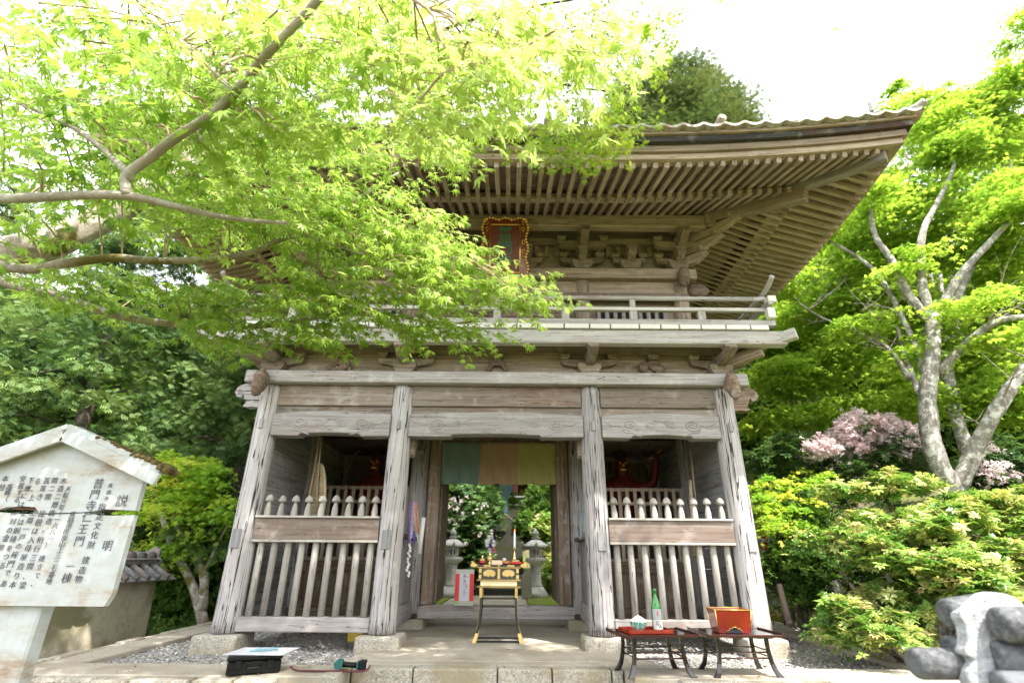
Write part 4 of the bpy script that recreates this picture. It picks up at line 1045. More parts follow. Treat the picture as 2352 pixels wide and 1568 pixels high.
# ---- altar table in the passage
AL = np.array((-.155, 7.80, .003))
al = thing('altar_table', tuple(AL), 'black and gold lacquered altar table with outcurved legs standing in the gate passage', 'altar table'); al['_w'] = (0., 0., 0.)
M_GP = plain('gilt_plate', (.46, .33, .13), .3, .85, var=.1, vs=20)
MB().bx(-.335, .335, -.19, .19, .915, .935).build('table_top', M_BLK, al, .003)
for s in (-1, 1):
    MB().prism([(0, 0), (.05, -.012), (.10, .0), (.105, .03), (.085, .045), (.10, .07), (.07, .075), (.045, .05), (0, .025)], (s * .29, -.195, .912), (s, 0, 0), (0, 0, 1), (0, .39, 0)).build('upturned_end', M_GP, al, .006)
mb = MB()
for a in (-.16, .16): mb.bx(a - .05, a + .05, -.196, -.1915, .916, .934)
mb.bx(-.01, .01, -.196, -.1915, .916, .934); mb.build('edge_plate', M_GP, al)
MB().bx(-.30, .30, -.18, .18, .893, .912).build('cornice', M_GP, al, .005)
MB().bx(-.265, .265, -.155, .155, .755, .892).build('body', M_BLK, al)
for s in (-1, 0, 1): MB().bx(s * .255 - .02, s * .255 + .02, -.172, -.156, .757, .891).build('stile', M_GP, al, .003)
for s in (-1, 1):
    el = [(cos(t) * .085, sin(t) * .052 if sin(t) > -.6 else -.036 + .01 * cos(t * 9)) for t in np.linspace(0, 2 * pi, 40, endpoint=False)]
    MB().prism(el, (s * .13, -.157, .826), (1, 0, 0), (0, 0, 1), (0, -.006, 0)).build('oval_panel', M_GP, al, .002)
    MB().bx(s * .255 - .02, s * .255 + .02, -.1745, -.1725, .812, .835).build('stile_inlay', M_BLK, al)
MB().bx(-.30, .30, -.185, .185, .738, .754).build('moulding', M_GP, al, .005)
MB().bx(-.25, .25, -.165, .165, .672, .737).build('drawer', plain('cream_gilt', (.55, .48, .30), .35, .4), al, .003)
MB().bx(-.30, .30, -.185, .185, .655, .671).build('moulding', M_GP, al, .005)
for sx in (-1, 1):
    for sy in (-1, 1):
        P = smooth([(.24, .65), (.238, .45), (.245, .28), (.275, .12), (.315, .0)], 4); L1 = [p for p in P]
        def legpiece(z0, z1, w_, m, nm, par):
            pts = [p for p in L1 if z0 - 1e-6 <= p[1] <= z1 + 1e-6]
            xs_ = np.linspace(z1, z0, 8); xo = np.interp(xs_, [p[1] for p in L1][::-1], [p[0] for p in L1][::-1]); vs, fs = [], []
            for x, z in zip(xo, xs_):
                q = w_ * (1 + .6 * max(0, (.12 - z) / .12))
                for dx, dy in ((-q, -q), (q, -q), (q, q), (-q, q)): vs.append((sx * x + dx, sy * .155 + dy, z))
            for i in range(7):
                for k in range(4): fs.append((i * 4 + k, i * 4 + (k + 1) % 4, i * 4 + 4 + (k + 1) % 4, i * 4 + 4 + k))
            fs += [(3, 2, 1, 0), (28, 29, 30, 31)]
            return MB().add(vs, fs, vs).build(nm, m, par, .002)
        lg = legpiece(0.0, .655, .016, M_BLK, 'leg', al)
        legpiece(.53, .654, .019, M_GP, 'leg_cuff', lg); legpiece(.001, .115, .019, M_GP, 'foot_cuff', lg)
        MB().tube([(sx * (x + .017), sy * .155 - .017, z) for x, z in [(p[0], p[1]) for p in L1 if .1 < p[1] < .55]], .003, 5).build('gilt_line', M_GP, lg)
for sy in (-1, 1):
    for zz in (.02,): MB().bx(-.29, .29, sy * .155 - .01, sy * .155 + .01, zz - .012, zz + .01).build('foot_bar', M_BLK, al, .002)
for zz, yy in ((.50, .155), (.40, .155)): MB().bx(-.225, .225, yy - .008, yy + .008, zz - .012, zz + .012).build('rear_rail', M_BLK, al, .002)
TT = .936 + .003
def onalt(x, y): return (AL[0] + x, AL[1] + y, TT)
o = thing('candlestick', onalt(.215, -.02), 'brass candlestick with a tall lit white candle on the altar table', 'candlestick'); o['_w'] = (0., 0., 0.)
MB().lathe((0, 0, 0), [(.05, 0), (.055, .04), (.04, .06), (.03, .062), (.026, .08), (.012, .11), (.016, .135), (.008, .16), (.01, .2), (.034, .212), (.034, .218), (.0, .218)], 20).build('brass_stand', M_BRASS, o)
MB().lathe((0, 0, 0), [(.014, .218), (.0155, .25), (.0135, .4), (.012, .43), (.0, .43)], 14).build('candle', plain('wax', (.85, .85, .85), .4), o)
m, nt, b = mat('flame'); b.inputs['Base Color'].default_value = (1, .15, .02, 1); b.inputs['Emission Color'].default_value = (1, .18, .03, 1); b.inputs['Emission Strength'].default_value = 1.2
MB().lathe((0, 0, 0), [(.002, .43), (.009, .44), (.006, .455), (.0005, .475)], 10).build('flame', m, o)
o = thing('flower_vase', onalt(-.135, .10), 'small brass vase of white, purple and pink chrysanthemums on the altar table', 'flower vase'); o['_w'] = (0., 0., 0.)
MB().lathe((0, 0, 0), [(.03, 0), (.035, .02), (.02, .05), (.045, .09), (.02, .12), (.034, .135), (.03, .134)], 18).build('vase', M_BRASS, o)
MW, MP, MV, MG = plain('petal_white', (.8, .78, .78), .7), plain('petal_pink', (.75, .2, .3), .7), plain('petal_violet', (.12, .05, .35), .7), plain('stem_green', (.04, .12, .03), .7)
def mum(c, r, m, par, n=90):
    mb = MB()
    for k in range(n):
        a = k * 2.399; e = math.asin(1 - 2 * (k + .5) / n) ; d = np.array((cos(a) * cos(e), sin(a) * cos(e), sin(e))); s_ = np.cross(d, (0, 0, 1)); s_ = s_ / (np.linalg.norm(s_) + 1e-6) * r * .17
        c_ = np.array(c); vs = [c_ + d * r * .25, c_ + d * r * .7 + s_, c_ + d * r * 1.05, c_ + d * r * .7 - s_]; mb.add(vs, [(0, 1, 2, 3)], vs)
    return mb.build('flower_head', m, par)
st = MB()
for x, z, r, m in ((-.04, .27, .05, MW), (.045, .28, .052, MW), (.0, .245, .038, MV), (-.005, .19, .045, MW), (.05, .19, .045, MP), (-.02, .35, .042, MW), (.02, .36, .034, MW), (.015, .43, .04, MW), (-.055, .295, .045, MW), (.02, .31, .03, MV)):
    mum((x, R.uniform(-.03, .0), z), r, m, o); st.tube([(0, 0, .12), (x * .6, 0, z * .7), (x, 0, z)], .003, 5)
st.build('stems', MG, o)
M_RB = plain('red_glaze', (.30, .01, .01), .15, coat=.6)
o = thing('red_covered_bowl', onalt(-.235, -.06), 'round red bowl with a gold lid at the left end of the altar table', 'bowl'); o['_w'] = (0., 0., 0.)
MB().lathe((0, 0, 0), [(.035, 0), (.05, .018), (.055, .035), (.045, .055)], 20).build('bowl_body', M_RB, o)
MB().lathe((0, 0, 0), [(.046, .056), (.048, .062), (.03, .075), (.012, .082), (.012, .1), (.016, .11), (.0, .125)], 20).build('lid', M_BRASS, o)
o = thing('incense_burner', onalt(-.13, -.08), 'small brass incense burner with knobbed lid beside the red bowl', 'incense burner'); o['_w'] = (0., 0., 0.)
MB().lathe((0, 0, 0), [(.03, 0), (.018, .02), (.022, .045), (.038, .075), (.035, .095)], 20).build('cup', M_BRASS, o)
MB().lathe((0, 0, 0), [(.042, .0955), (.04, .105), (.02, .118), (.01, .122), (.015, .14), (.0, .155)], 20).build('lid', M_BRASS, o)
o = thing('wooden_box', onalt(-.03, -.07), 'pale wooden incense box under dark prayer beads in the middle of the altar table', 'box'); o['_w'] = (0., 0., 0.)
MB().bx(-.075, .075, -.05, .05, 0, .052).build('box_body', plain('pale_wood', (.72, .52, .34), .6, var=.1, vs=40), o, .003)
MB().bx(-.078, .078, -.053, .053, .053, .058).build('lid', plain('pale_wood_lid', (.66, .5, .33), .6), o)
mb = MB()
for k in range(26): a = k / 26 * 6.28; mb.ball((.055 * cos(a) + .01, .03 * sin(a), .006 + .004 * sin(3 * a)), .007, 5)
single('prayer_beads', mb, plain('dark_beads', (.05, .015, .015), .2), 'loop of dark prayer beads lying on the pale wooden box', 'prayer beads', loc=None).location = onalt(-.03, -.07) + np.array((0, 0, .06))
mb = MB().lathe((0, 0, 0), [(.02, 0), (.027, .055), (.026, .055), (.018, .004), (0, .004)], 18)
single('white_cup', mb, plain('cup_white', (.6, .66, .72), .3), 'small pale blue-white cup behind the wooden box on the altar', 'cup').location = onalt(.07, .06) + np.array((0, 0, .03))
mb = MB().ball((0, 0, .028), .075, 8, (1.1, .8, .38), jit=.06)
single('orange_cloth_bundle', mb, plain('orange_cloth', (.55, .22, .07), .8, var=.2), 'crumpled orange cloth bundle under the cup on the altar', 'cloth').location = onalt(.085, .05)
o = thing('cushion', onalt(.235, -.11), 'small red and peach brocade cushion at the right end of the altar table', 'cushion'); o['_w'] = (0., 0., 0.)
MB().ball((0, 0, .024), .075, 8, (1.15, .8, .32), jit=.03).build('pad', plain('red_brocade', (.6, .06, .03), .7, var=.3, vs=30), o)
MB().prism([(-.05, 0), (0, .03), (.05, 0), (0, -.03)], (0, -.045, .05), (1, 0, 0), (0, .9, .25), (0, 0, .006)).build('patch', plain('peach_brocade', (.8, .5, .3), .7), o)

# ---- red and white sign standing on the threshold
sg = thing('paper_sign', tuple(at(1065, 1391, MY - .2)), 'white sign with red side bands and small brush characters leaning on the threshold', 'sign'); 
p0 = at(1065, 1391, MY - .2); p0[2] = .33; sg.location = p0; sg['_w'] = (0., 0., 0.)
MB().bx(-.148, .148, 0, .012, 0, .52).build('board', plain('sign_cream', (.50, .50, .44), .8, var=.05), sg)
for s in (-1, 1): MB().bx(s * .115 - .033, s * .115 + .033, -.003, -.0008, .065, .455).build('red_band', plain('sign_red', (.72, .06, .05), .7), sg)
MB().bx(-.080, .080, -.003, -.0008, .065, .455).build('white_panel', plain('sign_white', (.62, .64, .72), .7), sg)
glyphs('lettering', [('御', np.array((.0, -.0042, .42)), .05, 0), ('朱', np.array((0, -.0042, .35)), .05, 0), ('印', np.array((.03, -.0042, .265)), .035, 0), ('お', np.array((.0, -.0042, .22)), .03, 0), ('寺', np.array((0, -.0042, .185)), .026, 0), ('門', np.array((0, -.0042, .155)), .026, 0)], M_INK, sg, (1, 0, 0), (0, 0, 1), (0, -1, 0), .01)
glyphs('red_lettering', [('奉', np.array((.045, -.0042, .41)), .035, 0), ('納', np.array((.01, -.0042, .30)), .06, 0)], plain('sign_redink', (.7, .25, .25), .7), sg, (1, 0, 0), (0, 0, 1), (0, -1, 0), .0)
MB().bx(-.146, -.09, -.003, -.001, .02, .05).build('green_tab', plain('tab_green', (.15, .6, .12), .7), sg)

# ---- tools at the left
MT = plain('black_plastic', (.004, .005, .005), .4, bumpy=.2, vs=60, spec=.25)
bxp = atz(560, 1550, .0); tb = thing('tool_box', (bxp[0] + .02, 5.77, .002), 'black plastic tool case under a white sheet on the concrete border', 'tool box'); tb['_w'] = (0., 0., 0.)
MB().bx(-.235, .235, -.135, .135, .0, .095).build('case_body', MT, tb, .015, 2) if 0 else MB().bx(-.235, .235, -.135, .135, .0, .115).build('case_body', MT, tb, .015)
MB().bx(-.243, .243, -.143, .143, .117, .16).build('case_lid', MT, tb, .012)
for a in (-.14, .14): MB().bx(a - .03, a + .03, -.157, -.144, .05, .12).build('latch', MT, tb, .004)
MB().tube([(-.06, -.15, .075), (-.055, -.17, .06), (.055, -.17, .06), (.06, -.15, .075)], .009, 8).build('handle', MT, tb)
tb.rotation_euler = (0, 0, radians(24))
ws = single('white_sheet', MB().prism([(-.30, -.17), (.27, -.20), (.32, .17), (-.24, .2)], (0, 0, 0), (1, 0, 0), (0, 1, .02), (0, 0, .004)), plain('foam_white', (.5, .5, .56), .7), 'white foam sheet lying on the black tool case', 'sheet')
ws.location = (bxp[0] + .04, 5.83, .165); ws.rotation_euler = (0, 0, radians(4))
vs, fs = [], []
for i in range(9):
    for j in range(4): vs.append((-.13 + i * .033, -.035 + j * .023, .006 + .012 * sin(i * .7 + j) ** 2 ))
fs = [(i * 4 + j, i * 4 + j + 1, i * 4 + 5 + j, i * 4 + 4 + j) for i in range(8) for j in range(3)]
bm_ = single('blue_cloth_mask', MB().add(vs, fs, vs, True), leafmat('blue_film', [(.25, .55, .75), (.5, .7, .8)], .4), 'folded light blue film strip lying on the white sheet', 'film'); bm_.location = (bxp[0] + .06, 5.83, .171); bm_.rotation_euler = (0, 0, radians(28)); bm_.name = 'blue_film'
MTE = plain('teal_plastic', (.015, .10, .10), .4)
dr = thing('impact_driver', (atz(790, 1548, 0)[0], 5.84, .0), 'teal and black cordless impact driver lying on its side on the concrete', 'power drill'); dr['_w'] = (0., 0., 0.)
MB().tube([(-.075, -.03, .05), (-.07, .045, .05), (-.065, .09, .05)], [.032, .034, .022], 14).build('motor_housing', MTE, dr)
MB().tube([(-.065, .09, .05), (-.063, .125, .05)], [.013, .011], 12).build('chuck', plain('steel', (.4, .4, .42), .3, .9), dr)
MB().tube([(-.07, .01, .05), (.0, .0, .045), (.08, -.005, .04)], [.022, .018, .021], 10).build('grip', MT, dr)
MB().bx(.08, .14, -.045, .045, .003, .075).build('battery', MT, dr, .008)
MB().bx(.141, .145, -.03, .03, .02, .06).build('battery_label', plain('label_silver', (.6, .6, .6), .4), dr)
MB().bx(.065, .0795, -.045, .045, .006, .07).build('battery_mount', MTE, dr, .006)
dr.rotation_euler = (0, 0, radians(8)); dr.location = (dr.location[0], 5.82, .003); dr.scale = (1.25, 1.25, 1.25)
cbx = atz(740, 1555, 0)[0]
mb = MB().tube(smooth([(cbx - .40, 5.80, .05), (cbx - .34, 5.77, .022), (cbx - .2, 5.76, .016), (cbx + .1, 5.76, .016), (cbx + .30, 5.77, .016), (cbx + .36, 5.79, .03), (cbx + .38, 5.81, .06)], 4), [.004] + [.009] * 23 + [.003], 8)
single('crowbar', mb, plain('crowbar_paint', (.10, .02, .03), .4, .3, var=.5, vs=3), 'dark red and blue crowbar lying at the edge of the concrete', 'crowbar', loc=(cbx, 5.78, 0))
# yellow box behind the left fence
yb = single('yellow_crate', MB().bx(-.18, .18, -.12, .12, 0, .12), plain('yellow_plastic', (.7, .5, .05), .5), 'yellow plastic crate behind the pickets of the left bay', 'crate', bevel=.01); yb.location = (CX - 1.85, 8.2, -.06)
# ---- straw sandals
M_STRAW = wood('straw', (.42, .33, .20), (.58, .48, .33), (.22, .16, .09), (.3, .22, .12), .4, 0)
def sandal(loc, rz, label):
    t = thing('giant_straw_sandal', (0, 0, 0), label, 'straw sandal', 'giant straw sandals hung in the side bays'); t['_w'] = (0., 0., 0.)
    mb = MB(); hh, ww = .55, .20
    for k in range(30):
        z = -hh + 2 * hh * (k + .5) / 30; w_ = ww * (1 - abs(z / hh) ** 3) ** .5 * (1 - .12 * (z / hh)); 
        mb.tube([(-w_, .0, z - .01), (-w_ * .5, -.012, z + .006), (0, .0, z - .004), (w_ * .5, -.012, z + .006), (w_, 0, z - .01)], .021, 6)
    mb.build('woven_sole', M_STRAW, t)
    MB().tube([(ww * .97 * cos(a) * (1 - .1 * sin(a)), 0, hh * sin(a)) for a in np.linspace(0, 2 * pi, 33)], .026, 8).build('braided_edge', M_STRAW, t)
    for s in (-1, 1): MB().tube([(s * .03, -.03, 1.05), (s * .05, -.05, .5), (s * .09, -.07, .1), (s * .14, -.05, -.2)], .014, 6).build('cord', M_STRAW, t)
    t.location = loc; t.rotation_euler = (radians(4), 0, rz); return t
sandal(tuple(at(727, 1150, 8.1)), radians(-35), 'giant woven straw sandal hanging behind the left picket fence')
sandal(tuple(at(1590, 1190, 8.1)), radians(72), 'giant straw sandal hanging edge-on behind the right picket fence')
# ---- folded paper crane strings
def cranes(loc, label, cols, n=9, lean=.35):
    t = thing('paper_crane_strings', tuple(loc), label, 'paper cranes', 'strings of paper cranes hung on the inner posts'); t['_w'] = (0., 0., 0.)
    for k in range(n):
        mb = MB(); dx, dy = R.uniform(-.04, .04), R.uniform(-.09, .12); L = R.uniform(.32, .52)
        for q in range(14):
            f = q / 13; c = np.array((dx * (1 + f) + lean * .12 * f * f, dy * (1 + .9 * f), -L * f)); s_ = .026
            a = R.uniform(0, 6.28); e1 = np.array((cos(a), sin(a), .2)) * s_; e2 = np.array((-sin(a), cos(a), .2)) * s_
            vs = [c + e1, c + (0, 0, .02), c - e1, c - (0, 0, .035), c + e2 * .8, c - e2 * .8]; mb.add(vs, [(0, 1, 2, 3), (4, 1, 5, 3)], vs)
        mb.build('crane_string', M_PAP[cols[k % len(cols)]], t)
    MB().tube([(0, 0, 0), (0, .01, .14)], .006, 5).build('hanging_cord', M_STRAW, t)
M_PAP = [plain('paper_' + n_, c, .8) for n_, c in (('white', (.62, .62, .62)), ('grey', (.4, .42, .45)), ('orange', (.65, .25, .08)), ('violet', (.2, .12, .45)), ('pink', (.6, .3, .33)), ('teal', (.25, .42, .42)))]
cranes(at(950, 1155, 7.75), 'pale and violet strings of paper cranes hung beside the left inner post', [0, 1, 4, 0, 3, 0, 2, 1, 3])
cranes(at(1348, 1160, 7.85), 'grey, teal and orange strings of paper cranes hung beside the right inner post', [1, 5, 2, 1, 0, 5], 7, -.2)
sc_ = at(970, 1232, 7.75)
single('paper_scroll', MB().tube([(0, 0, .26), (-.03, 0, -.22)], .032, 14), plain('scroll_paper', (.55, .54, .52), .8), 'rolled white paper tube tied below the cranes on the left inner post', 'scroll').location = sc_
mb = MB(); q0 = at(945, 1215, 7.6)
mb.tube([q0, q0 + (.0, 0, -.25)], .004, 5)
for k in range(12): c = q0 + (R.uniform(-.02, .02), R.uniform(-.02, .02), -.2 - k * .035); vs = [c + (-.022, 0, 0), c + (0, .0, .02), c + (.022, 0, -.01), c + (0, 0, -.03)]; mb.add(vs, [(0, 1, 2, 3)], vs)
single('paper_streamer', mb, M_PAP[0], 'thin white folded paper streamer hanging at the left inner post', 'paper streamer', loc=q0)

# ---- guardian statues in the rear bays (carved figures: one continuous body)
def guardian(x, s, label):
    t = thing('guardian_statue', (CX + x, MY + .95, .36), label, 'statue', 'red guardian statues in the rear bays')
    me = bpy.data.meshes.new('body')
    J = [(0, 0, 1.12, .21), (0, 0, 1.38, .22), (0, -.02, 1.72, .27), (0, 0, 1.98, .2), (0, 0, 2.12, .10), (0, -.03, 2.26, .15), (0, -.03, 2.40, .15), (0, -.02, 2.50, .09),
         (s * .34, 0, 1.90, .13), (s * .58, -.05, 1.98, .105), (s * .62, -.18, 2.30, .085), (s * .62, -.2, 2.45, .07),
         (-s * .34, 0, 1.88, .13), (-s * .52, -.02, 1.58, .10), (-s * .50, -.22, 1.34, .08), (-s * .49, -.3, 1.27, .07),
         (.17, 0, .95, .17), (.24, -.02, .6, .13), (.27, 0, .25, .10), (.28, -.1, .16, .08), (-.17, 0, .95, .17), (-.22, -.06, .6, .13), (-.25, 0, .25, .10), (-.26, -.1, .16, .08)]
    E_ = [(0, 1), (1, 2), (2, 3), (3, 4), (4, 5), (5, 6), (6, 7), (3, 8), (8, 9), (9, 10), (10, 11), (3, 12), (12, 13), (13, 14), (14, 15), (0, 16), (16, 17), (17, 18), (18, 19), (0, 20), (20, 21), (21, 22), (22, 23)]
    me.from_pydata([j[:3] for j in J], E_, [])
    o = bpy.data.objects.new('body', me); C.objects.link(o); o.parent = t; me.materials.append(M_RED)
    sk = o.modifiers.new('skin', 'SKIN'); sk.use_smooth_shade = True
    for i, j in enumerate(J): me.skin_vertices[0].data[i].radius = (j[3], j[3] * .9)
    me.skin_vertices[0].data[0].use_root = True
    o.modifiers.new('sub', 'SUBSURF').render_levels = 1
    t['_w'] = (0., 0., 0.)
    fc = MB()
    for q in (-1, 1): fc.ball((q * .055, -.165, 2.36), .026, 6)
    fc.ball((0, -.19, 2.31), .03, 6, (1, 1, 1.2)); fc.prism([(-.06, 0), (.06, 0), (.04, .03), (-.04, .03)], (0, -.17, 2.22), (1, 0, 0), (0, 0, 1), (0, .02, 0)); fc.build('face', M_GOLD, t)
    MB().ball((0, 0, 2.52), .11, 8, (1, 1, .9)).build('hair_knot', M_DARK, t)
    mb = MB().lathe((0, 0, 0), [(.42, .42), (.36, .7), (.27, 1.0), (.25, 1.14)], 24); mb.build('skirt', M_DARKW, t)
    MB().tube(smooth([(.26, -.2, 1.1), (.5, -.05, 1.5), (.62, .1, 2.1), (.3, .15, 2.75), (-.3, .15, 2.75), (-.62, .1, 2.1), (-.5, -.05, 1.5), (-.3, -.2, 1.0)], 5), .03, 8).build('scarf', M_DARKW, t)
    mb = MB().beam((s * .5, -.22, 2.42), (s * .76, -.22, 2.62), .05, .05); mb.build('gilt_club', M_GOLD, t)
    for q in range(5):     # fingers closed on the club / spread low
        fb = MB().tube([(s * .62 + (q - 2) * .028, -.24, 2.46), (s * .62 + (q - 2) * .03, -.29, 2.5 + .01 * (q % 3)), (s * .62 + (q - 2) * .028, -.25, 2.53)], .014, 6)
        fb.tube([(-s * .49 + (q - 2) * .03, -.33, 1.24), (-s * .49 + (q - 2) * .04, -.40, 1.2), (-s * .49 + (q - 2) * .045, -.46, 1.15 + .01 * q)], .015, 6); fb.build('fingers', M_RED, t)
    mb = MB()
    for k in range(40): mb.ball((R.uniform(-.4, .4), R.uniform(-.3, .3), R.uniform(0, .14)), R.uniform(.05, .09), 5, jit=.2)
    mb.bx(-.45, .45, -.36, .36, -.02, .04); mb.build('rock_base', M_DARKW, t)
guardian(-2.42, 1, 'red guardian statue behind the lattice in the left bay of the gate')
guardian(2.38, 1, 'red guardian statue raising a gilt club behind the lattice in the right bay')

# ---- low tile-capped boundary wall at the left
wl = thing('boundary_wall', (-5.78, 6.5, -.3), 'low old plaster wall with grey tile coping running back beside the gravel', 'wall')
x, y0, y1 = -6.02, 3.3, 9.3
wp = MB().prism([(-.22, -.5), (.22, -.5), (.17, .66), (-.17, .66)], (x, y0, 0), (1, 0, 0), (0, 0, 1), (0, y1 - y0, 0)); wp.build('plaster_wall', M_PLAST, wl)
MB().prism([(-.26, .663), (.26, .663), (.26, .70), (-.26, .70)], (x, y0 - .02, 0), (1, 0, 0), (0, 0, 1), (0, y1 - y0 + .05, 0)).build('eave_plate', M_DARKW, wl)
for s in (-1, 1):
    mb = MB(); y = y0
    while y < y1 + .05:
        mb.tube([(x + s * .05, y, .90), (x + s * .42, y, .69)], .045, 10); mb.beam((x + s * .05, y + .13, .86), (x + s * .42, y + .13, .655), .18, .022, (0, 1, 0) if 0 else (0, 0, 1)); y += .245
    mb.build('coping_tiles', M_TILE, wl)
    MB().bx(*sorted((x + s * .02, x + s * .12)), y0, y1, .88, .95).build('ridge_course', M_TILE, wl, .008)
    MB().bx(*sorted((x + s * .01, x + s * .15)), y0, y1, .953, .975).build('ridge_course', M_TILEP, wl, .005)
mb = MB(); y = y0
while y < y1: mb.tube([(x, y + .01, 1.0), (x, y + .235, 1.0)], [.085, .078], 12); y += .25
mb.build('ridge_tiles', M_TILE, wl)
MB().prism([(-.14, 0), (.14, 0), (.16, .08), (.09, .14), (.1, .24), (0, .30), (-.1, .24), (-.09, .14), (-.16, .08)], (x, y1 + .0, .86), (1, 0, 0), (0, 0, 1), (0, .06, 0)).build('ridge_end_tile', M_TILE, wl, .015)

# ---- tile ornament on the wall end in the near right corner
OY = 1.12
orn = thing('roof_tile_ornament', tuple(at(2260, 1560, OY)), 'blurred grey roof-end tiles bedded in white mortar, on the wall corner close by', 'tile ornament')
M_OT = speckle('smoky_tile', [(.035, .037, .042), (.075, .078, .085), (.16, .16, .17)], 60, .7, (.13, .135, .15), 9, .006, .8); M_MORT = speckle('lime_mortar', [(.20, .20, .21), (.34, .35, .37), (.44, .45, .47)], 45, .9, (.22, .22, .24), 14, .01, 1.0)
def o_(u, v, d=0): return at(u, v, OY + d)
def zz8(x, y): return ((1900 + x / 2.583) / 1.0884, (1100 + y / 2.583) / 1.0884)
pts = [(1300, 1110), (1400, 1040), (1470, 990), (1560, 985), (1640, 1010), (1720, 1080), (1760, 1250), (1780, 1568), (1760, 1700), (1380, 1700), (1370, 1600), (1350, 1500), (1385, 1420), (1330, 1380), (1345, 1290), (1330, 1200), (1300, 1150)]
pp = [o_(*zz8(*p)) for p in smooth([(a, b, 0) for a, b in pts], 3) for p in [p[:2]]]
mb = MB(); vs = [p for p in pp] + [p + np.array((0, .03, 0)) for p in pp]; n = len(pp)
mb.add(vs, [tuple(range(n)), tuple(range(n, 2 * n))[::-1]] + [(i, n + i, n + (i + 1) % n, (i + 1) % n) for i in range(n)], vs, False); mb.build('mortar_body', M_MORT, orn, .012, 3)
def knob(a, b, r, name='round_tile', dd=.05, m=None):
    A, B = o_(*zz8(*a), dd), o_(*zz8(*b), dd); d = (B - A) / np.linalg.norm(B - A)
    MB().tube([A - d * r * .0, A + d * r * .05, A + d * r * .18, A + d * r * .4, B], [r * .62, r * .80, r * .93, r, r], 24).build(name, m or M_OT, orn)
s_ = OY / 1340 / 1.0884 / 2.583 * 1.0
knob((1195, 1130), (1480, 1090), 102 * s_, dd=.045); knob((1205, 1340), (1420, 1350), 78 * s_, dd=.045); knob((985, 1440), (1400, 1440), 92 * s_, dd=.045)
knob((1530, 1190), (1800, 1190), 105 * s_, dd=-.03); knob((1500, 1400), (1800, 1420), 100 * s_, dd=.0); knob((1540, 1590), (1800, 1590), 90 * s_, dd=-.02)
MB().bx(*(lambda a, b: (a[0], b[0]))(o_(2130, 1568), o_(2600, 1568)), OY + .0, OY + .35, -.4, o_(2200, 1660)[2]).build('wall_end', M_PLAST, orn)

# ------------------------------------------------------------------ vegetation
L_NEAR = leafmat('maple_leaf', [(.14, .27, .03), (.27, .41, .055), (.41, .53, .15)], .55, .45, .35, 1.4, 1.0)
L_FAR = leafmat('maple_leaf_high', [(.15, .28, .03), (.25, .39, .045), (.38, .48, .06)], .55, .6, .2, 1.4, .8)
L_RIGHT = leafmat('maple_leaf_yellowish', [(.12, .25, .03), (.25, .40, .05), (.40, .51, .09)], .55, .6, .2, 1.45, .7)
L_HIN = leafmat('cypress_spray', [(.03, .065, .028), (.10, .18, .06), (.26, .36, .13)], .35, .7, .15, 1.3)
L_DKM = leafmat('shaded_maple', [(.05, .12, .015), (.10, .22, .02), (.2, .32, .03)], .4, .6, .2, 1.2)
L_ORG = leafmat('orange_tip_maple', [(.13, .30, .04), (.25, .44, .06), (.42, .55, .09), (.72, .58, .14)], .55, .6, .2, 1.6)
L_PIE = leafmat('pieris_leaf', [(.05, .13, .025), (.11, .25, .045), (.20, .36, .07), (.42, .50, .15), (.60, .58, .26), (.60, .42, .26)], .3, .35, .5, 1.2)
L_RHO = leafmat('rhododendron_leaf', [(.035, .08, .03), (.08, .16, .05), (.16, .25, .09)], .3, .35, .5)
L_CON = leafmat('conifer_crown', [(.03, .06, .025), (.09, .14, .05), (.20, .22, .09)], .25, .8, .1)
L_FOR = leafmat('woodland', [(.03, .07, .02), (.08, .16, .03), (.16, .28, .05)], .3, .7, .15)
L_PNK = leafmat('pink_blossom', [(.66, .46, .50), (.80, .68, .70), (.88, .84, .84)], .4, .8, .1, 1.0, 1.0)
B_MAP = barkmat('maple_bark', (.38, .33, .28), (.19, .16, .13), (.58, .57, .53), .75, (.14, .12, .03))
B_PALE = barkmat('pale_bark', (.27, .25, .22), (.11, .10, .085), (.56, .56, .51), .85)
B_NEAR = barkmat('young_bark', (.42, .38, .32), (.26, .23, .19), (.56, .55, .5), .6)
B_TWIG = plain('twig', (.30, .22, .15), .9, var=.3)
B_DARK = barkmat('dark_bark', (.12, .10, .08), (.05, .04, .03), (.2, .2, .16), .4)

def limb_pts(pix): return [at(u, v, Y) for u, v, Y in pix]
def limb(name, pix, r0, r1, m, par, n=9, sub=4, jit=.05, power=1.0):
    P = smooth(limb_pts(pix) if len(pix[0]) == 3 and name != '_' else pix, sub); k = len(P)
    rad = [r0 + (r1 - r0) * (i / (k - 1)) ** power for i in range(k)]
    MB().tube(P, rad, n, jit=jit).build(name, m, par); return P

